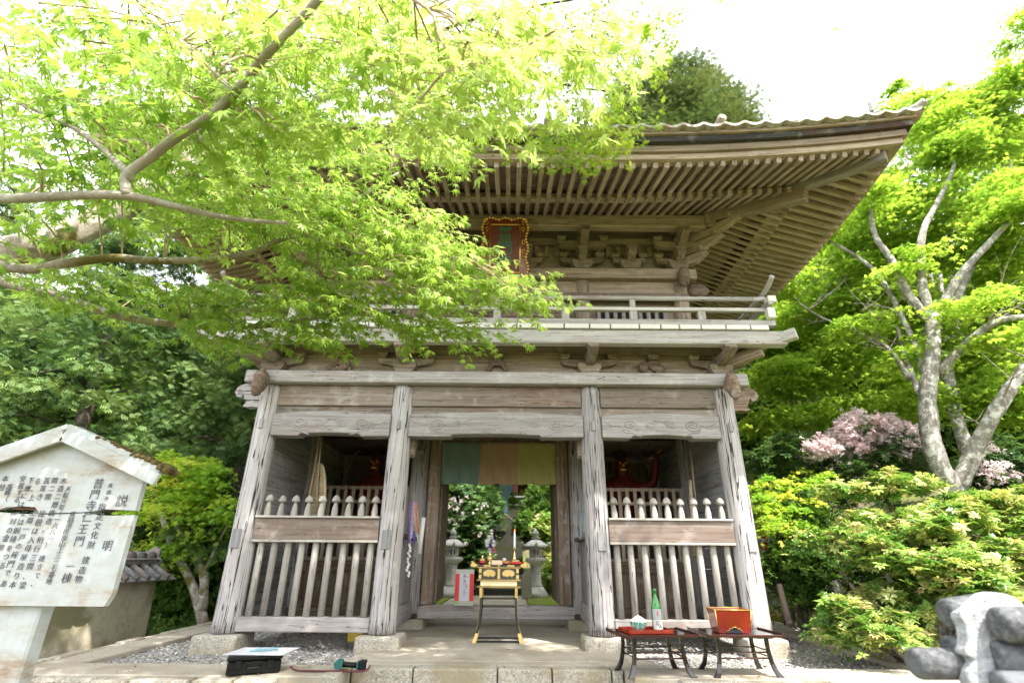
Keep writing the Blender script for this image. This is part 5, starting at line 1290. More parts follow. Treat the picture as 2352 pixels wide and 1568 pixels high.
# ---- the near maple, its trunk out of frame to the left
tree = thing('maple_tree', (-3.9, 2.2, -.36), 'bright green maple whose long lichened limbs spread over the photo from the left, close by', 'maple tree')
allp = []
tr_top = at(-150, 660, 2.7)
MB().tube(smooth([(-3.9, 2.2, -.5), (-3.85, 2.25, .5), (-3.75, 2.4, 1.2), tuple(tr_top)], 4), [.24] * 4 + [.2] * 5 + [.16] * 4, 12, jit=.04).build('trunk', B_MAP, tree)
allp += limb('limb', [(-150, 660, 2.7), (0, 588, 2.6), (110, 562, 2.6), (215, 512, 2.7), (300, 465, 2.8), (400, 395, 3.0), (470, 345, 3.3), (540, 338, 3.6), (610, 318, 3.9), (740, 225, 4.3), (850, 150, 4.7)], .105, .04, B_MAP, tree, 12)
allp += limb('limb', [(-60, 457, 1.5), (60, 455, 1.42), (190, 448, 1.36), (290, 450, 1.33), (380, 468, 1.4), (470, 490, 1.5), (560, 505, 1.6), (660, 512, 1.7)], .0185, .007, B_NEAR, tree, 10)
allp += limb('limb', [(292, 450, 1.33), (290, 405, 1.32), (340, 365, 1.3), (410, 312, 1.27), (480, 268, 1.24), (540, 215, 1.2), (600, 140, 1.12), (680, 55, 1.04), (760, -30, .98), (860, -120, .95)], .0165, .012, B_NEAR, tree, 10)
allp += limb('limb', [(300, 405, 1.31), (240, 345, 1.4), (170, 295, 1.5), (90, 258, 1.6), (0, 220, 1.7)], .012, .006, B_NEAR, tree)
allp += limb('limb', [(550, 258, 1.22), (515, 190, 1.3), (440, 115, 1.38), (340, 40, 1.45), (290, -20, 1.5)], .011, .007, B_NEAR, tree)
allp += limb('limb', [(463, 322, 1.26), (450, 240, 1.36), (400, 150, 1.5), (300, 140, 1.6)], .006, .003, B_NEAR, tree)
allp += limb('limb', [(-60, 600, 2.2), (60, 618, 2.15), (150, 605, 2.15), (260, 592, 2.2), (330, 598, 2.25), (430, 598, 2.3), (560, 585, 2.35), (650, 548, 2.4), (720, 530, 2.45), (800, 470, 2.5), (870, 425, 2.55), (915, 398, 2.6)], .026, .009, B_MAP, tree, 10)
allp += limb('limb', [(870, 425, 2.55), (898, 385, 2.5), (905, 330, 2.5), (920, 290, 2.45), (945, 235, 2.4), (950, 180, 2.35)], .009, .003, B_TWIG, tree)
allp += limb('limb', [(690, 536, 2.4), (760, 560, 2.4), (860, 590, 2.45), (960, 600, 2.5), (1060, 590, 2.5)], .008, .003, B_MAP, tree)
allp += limb('limb', [(-100, 600, 2.6), (0, 645, 2.6), (70, 662, 2.6), (150, 685, 2.65), (260, 722, 2.7), (380, 742, 2.75), (500, 750, 2.8), (640, 745, 2.85), (760, 724, 2.9), (880, 720, 2.95), (1000, 742, 3.0), (1100, 738, 3.0)], .033, .006, B_MAP, tree, 10)
allp += limb('limb', [(850, 150, 4.7), (960, 110, 4.6), (1080, 130, 4.4), (1170, 125, 4.2), (1230, 158, 4.1), (1300, 195, 4.0), (1400, 210, 3.9), (1480, 213, 3.9)], .035, .006, B_DARK, tree)
allp += limb('limb', [(900, 140, 4.65), (1040, 60, 4.6), (1200, 20, 4.6), (1380, -10, 4.6), (1520, -30, 4.6)], .03, .008, B_DARK, tree)
allp += limb('limb', [(1170, 125, 4.2), (1260, 90, 4.1), (1330, 60, 4.1), (1420, 90, 4.1)], .012, .004, B_DARK, tree)
allp += limb('limb', [(830, -60, 1.0), (980, 20, 1.0), (1010, 90, 1.02), (1060, 150, 1.05), (1120, 190, 1.1)], .006, .002, B_TWIG, tree)
allp = np.array([np.array(p) for p in allp])

FACE = .6
LP, LA, LT, LR, LS, LC = [], [], [], [], [], []
twigs = MB()
def spray(P, az, length, size, droop, npair, col=.5, tw=.0022, connect=True):
    P = np.array(P, float); d = np.array((cos(az), sin(az), -droop)); d /= np.linalg.norm(d)
    pts = [P]; a = az
    for k in range(npair):
        a += R.uniform(-.16, .16); d = np.array((cos(a), sin(a), -droop + R.uniform(-.12, .12))); d /= np.linalg.norm(d); pts.append(pts[-1] + d * length / npair)
        p = pts[-1]
        for s in (-1, 1):
            pet = R.uniform(.3, .7) * size; aa = a + s * R.uniform(.6, 1.3); q = p + np.array((cos(aa), sin(aa), -.25)) * pet
            face = R.random() < FACE; LP.append(q); LA.append(R.gauss(-pi / 2 + .25, .7) if face else aa + R.uniform(-.4, .4)); LT.append(R.uniform(-1.25, -.45) if face else R.uniform(-.9, -.05)); LR.append(R.gauss(0, .35)); LS.append(size * R.uniform(.65, 1.2)); LC.append(min(1, max(0, col + R.gauss(0, .22))))
    LP.append(pts[-1]); LA.append(a); LT.append(R.uniform(-.9, -.1)); LR.append(R.gauss(0, .4)); LS.append(size * R.uniform(.8, 1.1)); LC.append(col)
    twigs.tube(pts, [tw * .75 * (1 - .6 * i / npair) for i in range(npair + 1)], 4, cap=False)
    if connect and R.random() < .12:
        dd = np.linalg.norm(allp - P, axis=1); i = int(np.argmin(dd))
        if .04 < dd[i] < .6: mid = (allp[i] + P) / 2 + np.array((0, 0, .03)); twigs.tube(smooth([allp[i], mid, P], 3), [tw * 1.8] * 7, 4, cap=False)
# zones: (u, v, ru, rv, Ymin, Ymax, sprays, leaf size, drooping, colour)
Z = [
 # lower main layer in front of the gate
 (820, 505, 230, 75, 2.2, 2.8, 60, .036, .15, .6), (620, 470, 200, 70, 2.0, 2.8, 52, .037, .15, .6),
 (960, 560, 130, 55, 2.3, 2.8, 30, .035, .2, .65), (1080, 650, 160, 40, 2.4, 2.8, 34, .034, .2, .65), (1215, 685, 85, 24, 2.5, 2.7, 12, .033, .2, .7),
 (850, 640, 190, 60, 2.3, 3.0, 48, .035, .2, .55), (640, 690, 200, 45, 2.4, 3.0, 42, .034, .2, .4), (760, 760, 90, 38, 2.6, 3.0, 20, .033, .3, .4),
 (980, 745, 110, 36, 2.6, 3.0, 24, .033, .3, .45), (560, 760, 100, 40, 2.6, 3.0, 20, .033, .3, .3), (380, 690, 200, 36, 2.4, 2.9, 26, .034, .2, .3),
 (200, 640, 200, 30, 2.2, 2.8, 16, .034, .2, .3), (1120, 770, 80, 16, 2.7, 3.0, 7, .032, .25, .4),
 (1140, 610, 60, 22, 2.4, 2.7, 8, .033, .1, .7),
 # twig over the eave
 (930, 330, 140, 60, 2.3, 2.8, 34, .034, .25, .5), (1060, 350, 60, 30, 2.4, 2.7, 9, .033, .35, .55), (840, 380, 70, 30, 2.3, 2.7, 10, .034, .2, .5),
 (600, 360, 160, 60, 2.4, 3.6, 34, .036, .2, .35), (450, 500, 130, 50, 1.8, 2.6, 22, .036, .2, .4),
 # close top left, soft
 (180, 330, 230, 130, 1.3, 2.2, 52, .040, .1, .3), (140, 130, 230, 140, 1.1, 2.0, 46, .042, .1, .4), (400, 180, 190, 160, 1.1, 2.1, 60, .040, .15, .55),
 (620, 90, 210, 110, 1.0, 2.0, 60, .040, .15, .7), (560, 270, 170, 80, 1.2, 2.2, 44, .038, .2, .5), (700, 230, 90, 110, 1.1, 2.0, 34, .038, .35, .6), (850, 60, 180, 80, 1.0, 2.0, 48, .040, .2, .85),
 (60, 500, 120, 50, 1.6, 2.4, 5, .038, .1, .3), (330, 420, 150, 40, 1.5, 2.4, 11, .037, .15, .4), (980, 120, 150, 80, .95, 1.7, 38, .038, .35, .95), (1020, 230, 110, 50, 1.0, 1.6, 18, .037, .5, .9),
 (1180, 60, 140, 60, .95, 1.6, 26, .038, .3, 1.0), (1300, 110, 110, 40, 1.0, 1.4, 14, .037, .5, 1.0), (1130, 110, 60, 50, .95, 1.3, 10, .038, .7, 1.0), (1420, 60, 70, 30, 1.0, 1.3, 6, .036, .4, 1.0),
]
for u, v, ru, rv, y0, y1, n, sz, dr_, co in Z:
    for _ in range(int(n * (2.0 if v > 400 else 1.5))):
        a, q = R.uniform(0, 2 * pi), R.random() ** .5; Y = R.uniform(y0, y1)
        P = at(u + ru * q * cos(a) - 55, v + rv * q * sin(a) - 14, Y)
        k = R.randint(3, 6); spray(P, R.gauss(.25, .85), .05 * k * R.uniform(.8, 1.2), sz * (1.3 if v > 280 else 1.2), dr_ + R.uniform(-.1, .15), k, co)
nN = len(LP)
_k = NR.choice(nN, 1500, replace=False); LPa = np.array(LP)
B_SEED = leafmat('seed_keys', [(.45, .16, .10), (.6, .3, .16), (.55, .42, .14)], .4, .7, .1)
seedk = (LPa[_k] + NR.normal(0, .02, (1500, 3)), _k)
leaves('foliage', MAPLE, np.array(LP), np.array(LA), np.array(LT), np.array(LR), np.array(LS), L_NEAR, tree, np.array(LC))
o = leaves('winged_seeds', (MAPLE[0][4:12], np.array([(0, 1, 2, 3), (4, 5, 6, 7)])), seedk[0], NR.uniform(0, 6.28, 1500), NR.uniform(-1.2, .2, 1500), NR.normal(0, .6, 1500), NR.uniform(.008, .015, 1500), B_SEED, tree); o['kind'] = 'stuff'
LP, LA, LT, LR, LS, LC = [], [], [], [], [], []
ZF = [(1330, 210, 170, 110, 3.6, 4.6, 120, .046, .2, .5), (1350, 300, 90, 60, 3.6, 4.2, 40, .044, .3, .6), (1290, 320, 60, 45, 3.6, 4.0, 20, .044, .3, .3), (1400, 320, 50, 40, 3.6, 4.0, 20, .044, .4, 1.0), (1450, 60, 110, 80, 4.2, 5.0, 60, .046, .1, .5), (1250, 60, 170, 90, 4.0, 5.0, 90, .046, .1, .4),
      (1040, 210, 160, 90, 3.8, 4.8, 90, .046, .2, .3), (1120, 290, 120, 40, 3.8, 4.4, 46, .045, .2, .5), (880, 150, 200, 110, 4.0, 5.0, 110, .046, .1, .2), (700, 320, 140, 60, 3.6, 4.4, 50, .045, .2, .2), (560, 430, 80, 40, 3.4, 4.0, 20, .044, .2, .2), (1500, 130, 50, 60, 4.0, 4.6, 22, .045, .2, .6),
      (620, 120, 260, 130, 3.6, 4.8, 110, .046, .1, .3), (300, 230, 260, 150, 3.0, 4.2, 90, .046, .1, .2), (80, 90, 150, 90, 3.0, 4.0, 16, .046, .1, .2), (1510, 40, 60, 40, 4.2, 5, 14, .046, .2, .5)]
for u, v, ru, rv, y0, y1, n, sz, dr_, co in ZF:
    for _ in range(int(n * 1.1)):
        a, q = R.uniform(0, 2 * pi), R.random() ** .5; Y = R.uniform(y0, y1)
        P = at(u + ru * q * cos(a), v + rv * q * sin(a), Y)
        k = R.randint(3, 6); spray(P, R.uniform(0, 6.28), .06 * k * R.uniform(.8, 1.2), sz * 1.15, dr_, k, co, .002, R.random() < .25)
leaves('high_foliage', MAPLE, np.array(LP), np.array(LA), np.array(LT), np.array(LR), np.array(LS), L_FAR, tree, np.array(LC))
twigs.build('twigs', B_TWIG, tree)

# ---- helper for whole trees
def tree_thing(name, loc, label, cat, group=None): return thing(name, loc, label, cat, group)
def tall_tree(name, x, y, h, r, label, bark, lm, n, per, size, tmpl, cat='tree', z=None, low=.15, clump=.55, flat=.3, cone=True, group=None, trunk_r=.2, pitch=(-.7, .1), shell=.6):
    z = hgt(x, y) if z is None else z; t = thing(name, (x, y, z), label, cat, group)
    P = smooth([(x, y, z - .3), (x + R.uniform(-.2, .2), y, z + h * .35), (x + R.uniform(-.3, .3), y, z + h * .7), (x, y, z + h * .97)], 5)
    MB().tube(P, [trunk_r * (1 - .85 * i / (len(P) - 1)) for i in range(len(P))], 10, jit=.06).build('trunk', bark, t)
    br = MB(); blobs = []; k = 12
    for i in range(k):
        f = low + (1 - low) * i / k; rr = r * ((1 - f) ** .7 + .12 if cone else (1 - (2 * f - 1.1) ** 2 * .6))
        blobs.append(((x, y, z + h * f), (rr, rr, h / k * 1.1), int(n / k * (1.5 - f if cone else 1))))
        for q in range(4):
            a = R.uniform(0, 6.28); L = rr * R.uniform(.7, 1.0); zz = z + h * f
            br.tube(smooth([(x, y, zz), (x + cos(a) * L * .5, y + sin(a) * L * .5, zz + .1 * L), (x + cos(a) * L, y + sin(a) * L, zz - (.1 if cone else -.15) * L)], 3), [trunk_r * .22, .03, .03, .02, .02, .012, .01], 5, cap=False)
    br.build('branches', bark, t)
    crown('crown', tmpl, blobs, per, clump, flat, size, lm, t, shell, pitch)
    return t
FR = frond(3); RO8 = rosette(8, 20, .20, 3); RO6 = rosette(6, 10, .3, 5)
# dark cypresses at the left
tall_tree('cypress_tree', -6.6, 12.6, 13.5, 2.6, 'dark cypress with drooping sprays, straight behind the small maple at the left', B_DARK, L_HIN, 330, 105, .18, FR, 'cypress', low=.10, clump=.48, flat=.35)
tall_tree('cypress_tree', -9.6, 11.2, 12.5, 2.7, 'tall cypress with drooping sprays, above the notice board', B_DARK, L_HIN, 330, 105, .18, FR, 'cypress', low=.12, clump=.48, flat=.35)
tall_tree('cypress_tree', -12.6, 10.5, 9.5, 2.4, 'ragged cypress at the left edge of the photo', B_DARK, L_HIN, 110, 90, .18, FR, 'cypress', low=.15, clump=.5, flat=.35)
tall_tree('cypress_tree', -8.6, 16.5, 15.5, 3.0, 'tallest dark cypress standing behind the others at the left', B_DARK, L_HIN, 300, 70, .24, FR, 'cypress', low=.08, clump=.7, flat=.35)
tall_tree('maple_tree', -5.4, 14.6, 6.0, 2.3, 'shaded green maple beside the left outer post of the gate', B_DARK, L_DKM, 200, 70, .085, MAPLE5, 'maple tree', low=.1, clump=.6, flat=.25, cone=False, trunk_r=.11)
# small orange-tipped maple beyond the wall
sm = thing('small_maple', (-5.35, 10.4, -.2), 'small forked maple with yellow-orange tips behind the end of the boundary wall', 'maple tree')
for pix, r0, r1 in (([(470, 1440, 10.3), (445, 1350, 10.3), (400, 1260, 10.2), (370, 1180, 10.2), (350, 1120, 10.1)], .10, .03), ([(465, 1400, 10.3), (468, 1320, 10.3), (440, 1270, 10.3), (400, 1190, 10.4), (400, 1100, 10.4)], .09, .03), ([(470, 1310, 10.3), (500, 1250, 10.4), (530, 1190, 10.5)], .035, .015)):
    limb('trunk', pix, r0, r1, B_MAP, sm, 8)
def zb(lst, n):
    out = []
    for u, v, ru, rv, Y, w_ in lst:
        c = at(u, v, Y); s_ = Y / 1180; out.append((c, (ru * s_, .7, rv * s_), int(n * w_)))
    return out
crown('crown', MAPLE5, zb([(430, 1090, 100, 45, 10.0, 1), (520, 1150, 90, 40, 10.2, .9), (380, 1170, 70, 60, 10.0, .8), (480, 1220, 100, 50, 10.4, .8), (360, 1270, 40, 40, 10.2, .3), (440, 1055, 70, 22, 9.9, .5)], 20), 62, .30, .18, .085, L_ORG, sm, .3, (-.6, .1))
# understory at the left
def bush(name, label, blobs, per, clump, flat, size, tmpl, lm, cat='shrub', loc=None, stems=5, bark=B_DARK, pitch=(-.4, .5), shell=.5, bloss=None, bs=.05):
    c = np.array(blobs[0][0]) if loc is None else np.array(loc); zg = hgt(c[0], c[1]); t = thing(name, (c[0], c[1], zg), label, cat)
    crown('foliage', tmpl, blobs, per, clump, flat, size, lm, t, shell, pitch)
    mb = MB()
    for k in range(stems):
        b_ = blobs[k % len(blobs)][0]; mb.tube(smooth([(c[0] + R.uniform(-.1, .1), c[1] + R.uniform(-.1, .1), zg - .1), ((c[0] + b_[0]) / 2 + R.uniform(-.15, .15), (c[1] + b_[1]) / 2, (zg + b_[2]) / 2), (b_[0], b_[1], b_[2])], 4), [.045, .042, .04, .036, .03, .026, .022, .016, .01], 7, jit=.08)
    mb.build('stems', bark, t)
    if bloss: crown('blossoms', RO6, bloss, 26 if bs < .06 else 5, .13, .7, bs, L_PNK, t, .7, (-.3, .9))
    return t
bush('undergrowth_shrub', 'dark evergreen shrub in the shade behind the small forked maple', zb([(540, 1300, 80, 90, 11.3, 1), (450, 1380, 90, 50, 11.2, .7), (330, 1300, 60, 60, 11.4, .5)], 50), 60, .4, .5, .09, RO6, L_FOR)
bush('undergrowth_shrub', 'dark shrub behind the boundary wall at the left edge', zb([(60, 1130, 150, 90, 12.5, 1), (220, 1060, 120, 60, 13, .8)], 60), 60, .5, .5, .10, RO6, L_FOR)

# ---- right side maples with pale lichened trunks
rlp = []
rt = thing('forked_maple', (5.6, 7.9, -.05), 'big forked maple with pale lichen-spotted trunk rising behind the yellow-green shrub', 'maple tree')
for pix, r0, r1 in (([(2230, 1330, 7.9), (2200, 1150, 7.9), (2150, 1050, 7.9), (2130, 940, 7.9), (2140, 820, 7.95), (2145, 725, 8.0)], .155, .105),
                    ([(2140, 740, 8.0), (2085, 675, 8.1), (2050, 600, 8.2), (2010, 540, 8.3), (1998, 465, 8.4)], .085, .035), ([(2142, 740, 8.0), (2118, 650, 8.0), (2118, 540, 8.1), (2150, 470, 8.2), (2185, 400, 8.3), (2200, 330, 8.4)], .085, .025),
                    ([(2150, 730, 8.0), (2200, 640, 7.8), (2270, 560, 7.6), (2330, 500, 7.5), (2420, 440, 7.4)], .075, .03), ([(2200, 1120, 7.9), (2240, 1030, 7.7), (2290, 940, 7.4), (2352, 850, 7.2), (2440, 780, 7.0)], .12, .07),
                    ([(2150, 860, 8.0), (2230, 780, 7.8), (2300, 735, 7.6), (2400, 725, 7.5)], .07, .04), ([(2130, 880, 8.0), (2100, 790, 8.2), (2030, 650, 8.5), (1970, 590, 8.7), (1880, 540, 9.0)], .06, .02),
                    ([(2090, 870, 8.1), (2040, 800, 8.4), (1960, 760, 8.8), (1870, 720, 9.2), (1790, 660, 9.5)], .045, .015), ([(2110, 900, 8.0), (2080, 820, 8.3), (2060, 750, 8.4)], .05, .03), ([(2180, 720, 8.2), (2240, 600, 8.6), (2300, 480, 8.8), (2330, 330, 9.0)], .06, .02)):
    q_ = limb('trunk' if r0 > .15 else 'limb', pix, r0, r1, B_PALE, rt, 14, 6, .11)
    if r0 < .15: rlp += list(q_)[len(q_) // 3:]
def twiggy(P, r, n, L, m, par):
    """fine side branches from the outer half of a limb"""
    mb = MB()
    for _ in range(n):
        i = R.randint(len(P) // 3, len(P) - 1); p = np.array(P[i]); a = R.uniform(0, 6.28); u = R.uniform(.35, 1.1); l = L * R.uniform(.6, 1.2); pts = [p]
        for k in range(5): a += R.uniform(-.35, .35); u += R.uniform(-.15, .12); p = p + np.array((cos(a), sin(a), u)) * l / 6; pts.append(p)
        mb.tube(pts, [r, r * .8, r * .62, r * .45, r * .3, r * .15], 5, cap=False, jit=.08)
        q = pts[2]
        for s_ in (-1, 1): mb.tube([q, q + np.array((cos(a + s_ * .8), sin(a + s_ * .8), .5)) * l * .25, q + np.array((cos(a + s_ * .9), sin(a + s_ * .9), .7)) * l * .5], [r * .5, r * .3, r * .1], 4, cap=False)
    mb.build('branches', m, par)
RB = zb([(2230, 300, 170, 120, 8.4, 1.2), (2100, 480, 190, 110, 9.0, 1.2), (2320, 500, 120, 140, 8.0, .9), (2300, 200, 90, 70, 8.0, .5), (2000, 600, 140, 100, 9.8, .8), (2120, 260, 120, 80, 9.0, .6), (2320, 640, 110, 110, 8.6, .7), (2010, 420, 80, 80, 9.4, .4), (2060, 820, 90, 40, 8.6, .2), (2340, 70, 50, 70, 8.0, .15)], 150)
RB += zb([(1800, 560, 90, 60, 10.8, .5), (1880, 700, 120, 60, 10.4, .8), (1990, 800, 130, 60, 10.2, .8), (1820, 860, 110, 50, 10.6, .7), (2050, 700, 110, 70, 9.6, .8), (2250, 760, 130, 70, 9.2, .9), (2320, 900, 110, 70, 9.0, .9), (2060, 930, 120, 45, 9.8, .6), (2200, 560, 130, 90, 9.6, .9), (1960, 500, 90, 80, 10.2, .6), (1780, 960, 80, 30, 10.4, .3), (1900, 950, 90, 35, 10.2, .35), (2000, 455, 55, 26, 8.2, .22), (2195, 330, 70, 30, 8.1, .25), (1885, 535, 60, 24, 8.8, .2), (1800, 655, 60, 22, 9.2, .2), (2330, 470, 60, 34, 7.3, .22), (2080, 600, 60, 22, 7.9, .12), (2230, 690, 70, 20, 7.4, .12), (1980, 740, 70, 22, 8.5, .2), (2310, 760, 60, 22, 7.3, .1)], 150)
crown('crown', MAPLE5, RB, 42, .26, .12, .075, L_RIGHT, rt, .1, (-.6, .15))
twiggy(rlp, .016, 34, 1.1, B_MAP, rt)
def far_maple(label, x, y, h, r, blobs, n, size=.09):
    t = thing('maple_tree', (x, y, hgt(x, y)), label, 'maple tree'); z = hgt(x, y)
    MB().tube(smooth([(x, y, z - .2), (x - .3, y, z + h * .3), (x + .1, y, z + h * .6), (x - .3, y, z + h)], 4), [.18] * 4 + [.14] * 4 + [.09] * 4 + [.04], 9, jit=.05).build('trunk', B_PALE, t)
    for c, rr, _ in blobs: MB().tube(smooth([(x, y, z + h * .45), ((x + c[0]) / 2, (y + c[1]) / 2, (z + h * .5 + c[2]) / 2 + .3), tuple(c)], 4), [.07, .065, .06, .05, .045, .04, .03, .02, .01], 6, cap=False).build('branch', B_PALE, t)
    crown('crown', MAPLE5, [(c, r, int(k * 2.6)) for c, r, k in blobs], int(n * .4), .3, .13, size, L_RIGHT, t, .1, (-.6, .15)); return t
far_maple('lime-green maple directly right of the gate roof, behind the forked tree', 7.2, 12.5, 7.5, 2, zb([(1880, 620, 130, 70, 12, 1), (1800, 760, 120, 70, 12, 1), (1960, 740, 140, 80, 12.3, 1), (1830, 860, 110, 50, 11.6, .8), (2000, 520, 110, 90, 12, .9), (2060, 900, 100, 60, 11.6, .6), (2000, 330, 60, 50, 12, .15)], 46), 115, .095)
far_maple('tall yellow-green maple filling the upper right corner of the photo', 11.5, 12.5, 11, 3, zb([(2230, 440, 160, 120, 12.5, 1.2), (2330, 330, 90, 110, 12.5, .9), (2150, 330, 110, 60, 13, .6), (2250, 640, 130, 100, 13, 1), (2330, 820, 110, 100, 12, 1), (2210, 820, 120, 70, 13, .8), (2060, 220, 60, 40, 13, .15)], 46), 110, .10)
# maple behind the camera whose high crown dapples the forecourt
sh_t = thing('maple_tree', (6.5, -2.5, -.36), 'maple behind the viewer whose crown shades the forecourt', 'maple tree')
MB().tube(smooth([(6.5, -2.5, -.5), (6.2, -1.8, 2.5), (5.0, -.2, 5.5), (3.2, 1.4, 7.6)], 5), [.26] * 5 + [.22] * 5 + [.15] * 6, 10, jit=.05).build('trunk', B_MAP, sh_t)
crown('crown', MAPLE5, [((1.6, 2.6, 8.3), (3.6, 1.5, .5), 120), ((-1.8, 1.6, 8.8), (2.2, 1.8, .5), 60), ((4.0, 1.2, 8.0), (2.4, 2.0, .6), 70)], 110, .42, .2, .085, L_FAR, sh_t, .1, (-.6, .2))
# conifer beyond the roof
cf = tall_tree('tall_conifer', 8.2, 20, 19.5, 5.0, 'tall bronze-green conifer showing above the tiled eave', B_DARK, L_CON, 900, 95, .22, FR, 'conifer', z=4.6, low=.45, clump=.75, flat=.75, cone=False, trunk_r=.35, pitch=(-.5, .8), shell=.65)

# ---- right hand garden
def zs(lst, n): return zb(lst, n)
def scatter(n, u0, u1, v0, v1, Y0, Y1, ru, rv, w_, ok=lambda u, v: True):
    out = []
    while len(out) < n:
        u, v = R.uniform(u0, u1), R.uniform(v0, v1)
        if ok(u, v): out.append((u, v, R.uniform(*ru), R.uniform(*rv), Y0 + (Y1 - Y0) * (v - v0) / (v1 - v0) + R.uniform(-.35, .35), w_))
    return out
bush('pieris_shrub', 'large yellow-green shrub with pale new leaves spreading at the right of the gate', [(c, (r[0], .3, r[2]), n) for c, r, n in zs(scatter(46, 1850, 2380, 1090, 1400, 7.4, 6.0, (26, 62), (9, 22), 1, lambda u, v: v > 1090 + abs(u - 2080) * .12 and v < 1230 + (u - 1850) * .42), 22)], 9, .11, .5, .088, RO8, L_PIE, loc=(5.05, 6.9, 0), stems=11, bark=B_MAP)
bush('pieris_shrub', 'smaller bright green shrub with orange-tipped leaves low beside the gravel edge', [(c, (r[0], .22, r[2]), n) for c, r, n in zs(scatter(15, 1900, 2110, 1345, 1465, 6.8, 6.3, (22, 44), (9, 18), 1), 22)], 9, .10, .5, .08, RO8, L_PIE, loc=(4.55, 6.7, 0), stems=10, bark=B_MAP)
bush('pink_rhododendron', 'pink-flowering rhododendron above the yellow-green shrub', [(c, (r[0], .5, r[2]), n) for c, r, n in zs([(1960, 1100, 110, 60, 9.2, 1), (1820, 1060, 90, 70, 9.6, 1), (2060, 1040, 80, 60, 9.0, .8), (1760, 1150, 50, 60, 9.6, .5)], 46)], 16, .2, .7, .10, RO8, L_RHO, stems=6, bark=B_MAP,
     bloss=[(c, (r[0], .5, r[2]), n) for c, r, n in zs([(1990, 985, 95, 38, 9.0, 1), (1920, 1030, 70, 25, 9.0, .6), (2070, 1010, 50, 30, 8.8, .5)], 55)], bs=.055)
bush('dark_rhododendron', 'dark rhododendron with a few pink blooms at the right edge of the photo', [(c, (r[0], .5, r[2]), n) for c, r, n in zs([(2310, 1100, 90, 90, 8.2, 1), (2330, 1230, 70, 60, 8.0, .8)], 90)], 16, .2, .7, .10, RO8, L_RHO, stems=6,
     bloss=[(c, (r[0], .3, r[2]), n) for c, r, n in zs([(2300, 1060, 70, 50, 7.7, .4)], 22)], bs=.05)
bush('undergrowth_shrub', 'deep green shrub under the pale tree right of the gate', [(c, (r[0], .4, r[2]), n) for c, r, n in zs([(1830, 1310, 60, 60, 8.6, 1), (2080, 1310, 120, 70, 8.0, 1.4), (2250, 1440, 100, 40, 7.6, .8), (1860, 1190, 60, 40, 9, .6)], 60)], 20, .25, .6, .09, RO6, L_FOR)
tt = thing('young_maple', tuple(at(1800, 1400, 8.9)), 'slim young maple leaning beside the right outer post of the gate', 'maple tree')
limb('trunk', [(1812, 1420, 8.9), (1790, 1330, 8.9), (1778, 1230, 8.9), (1775, 1150, 8.9)], .065, .035, B_PALE, tt, 9)
limb('limb', [(1790, 1330, 8.9), (1765, 1280, 8.9), (1750, 1250, 8.8)], .025, .012, B_PALE, tt)
crown('crown', MAPLE5, zb([(1775, 1200, 50, 16, 8.8, 1), (1800, 1150, 70, 26, 8.8, 1), (1840, 1100, 60, 30, 9, .7), (1740, 1130, 30, 40, 9, .4)], 14), 70, .2, .2, .06, L_ORG, tt, .3)
# ground plants along the moss
P = np.array([(NR.uniform(4.75, 9), NR.uniform(5.4, 13), 0) for _ in range(2600)]); P[:, 2] = [hgt(x, y) + .03 for x, y, _ in P]
def stuff_leaves(name, tmpl, P, size, lm, label, pitch=(0, .9)):
    root = type('o', (), {'__getitem__': lambda s, k: (0, 0, 0)})()
    N = len(P); tv, tf = tmpl
    M = frames(NR.uniform(0, 6.28, N), NR.uniform(*pitch, N), NR.normal(0, .3, N)); V = (np.einsum('nij,tj->nti', M, tv) * (size * NR.uniform(.6, 1.4, N))[:, None, None] + P[:, None, :]).reshape(-1, 3); k = len(tv)
    F = (tf[None] + (np.arange(N) * k)[:, None, None]).reshape(-1, 4)
    me = bpy.data.meshes.new(name); me.from_pydata(V.tolist(), [], F.tolist()); a = me.attributes.new('rnd', 'FLOAT', 'POINT'); a.data.foreach_set('value', np.repeat(NR.random(N), k).astype('f'))
    o = finish(name, me, lm, None); o['kind'] = 'stuff'; o['label'] = label; return o
stuff_leaves('ground_cover_plants', RO6, P, .07, leafmat('ground_leaves', [(.06, .10, .02), (.14, .17, .03), (.3, .16, .06)], .2, .8, .1), 'low green and russet plants over the moss right of the gate')
P = np.array([(NR.uniform(-5, 4.9), 5.65 + 6 * NR.random() ** 1.5, .012) for _ in range(420)])
stuff_leaves('fallen_leaves', (MAPLE5[0] * (1, 1, .3), MAPLE5[1]), P, .022, leafmat('dry_leaf', [(.12, .06, .03), (.25, .13, .05), (.3, .24, .08)], .1, .8, .1), 'tiny fallen leaves scattered on the forecourt', (-.1, .25))
P = np.array([(NR.uniform(-12, -4.9), NR.uniform(9.5, 14), 0) for _ in range(1800)]); P[:, 2] = [hgt(x, y) + .03 for x, y, _ in P]
stuff_leaves('undergrowth_plants', RO6, P, .08, L_FOR, 'dark low undergrowth under the trees at the left')
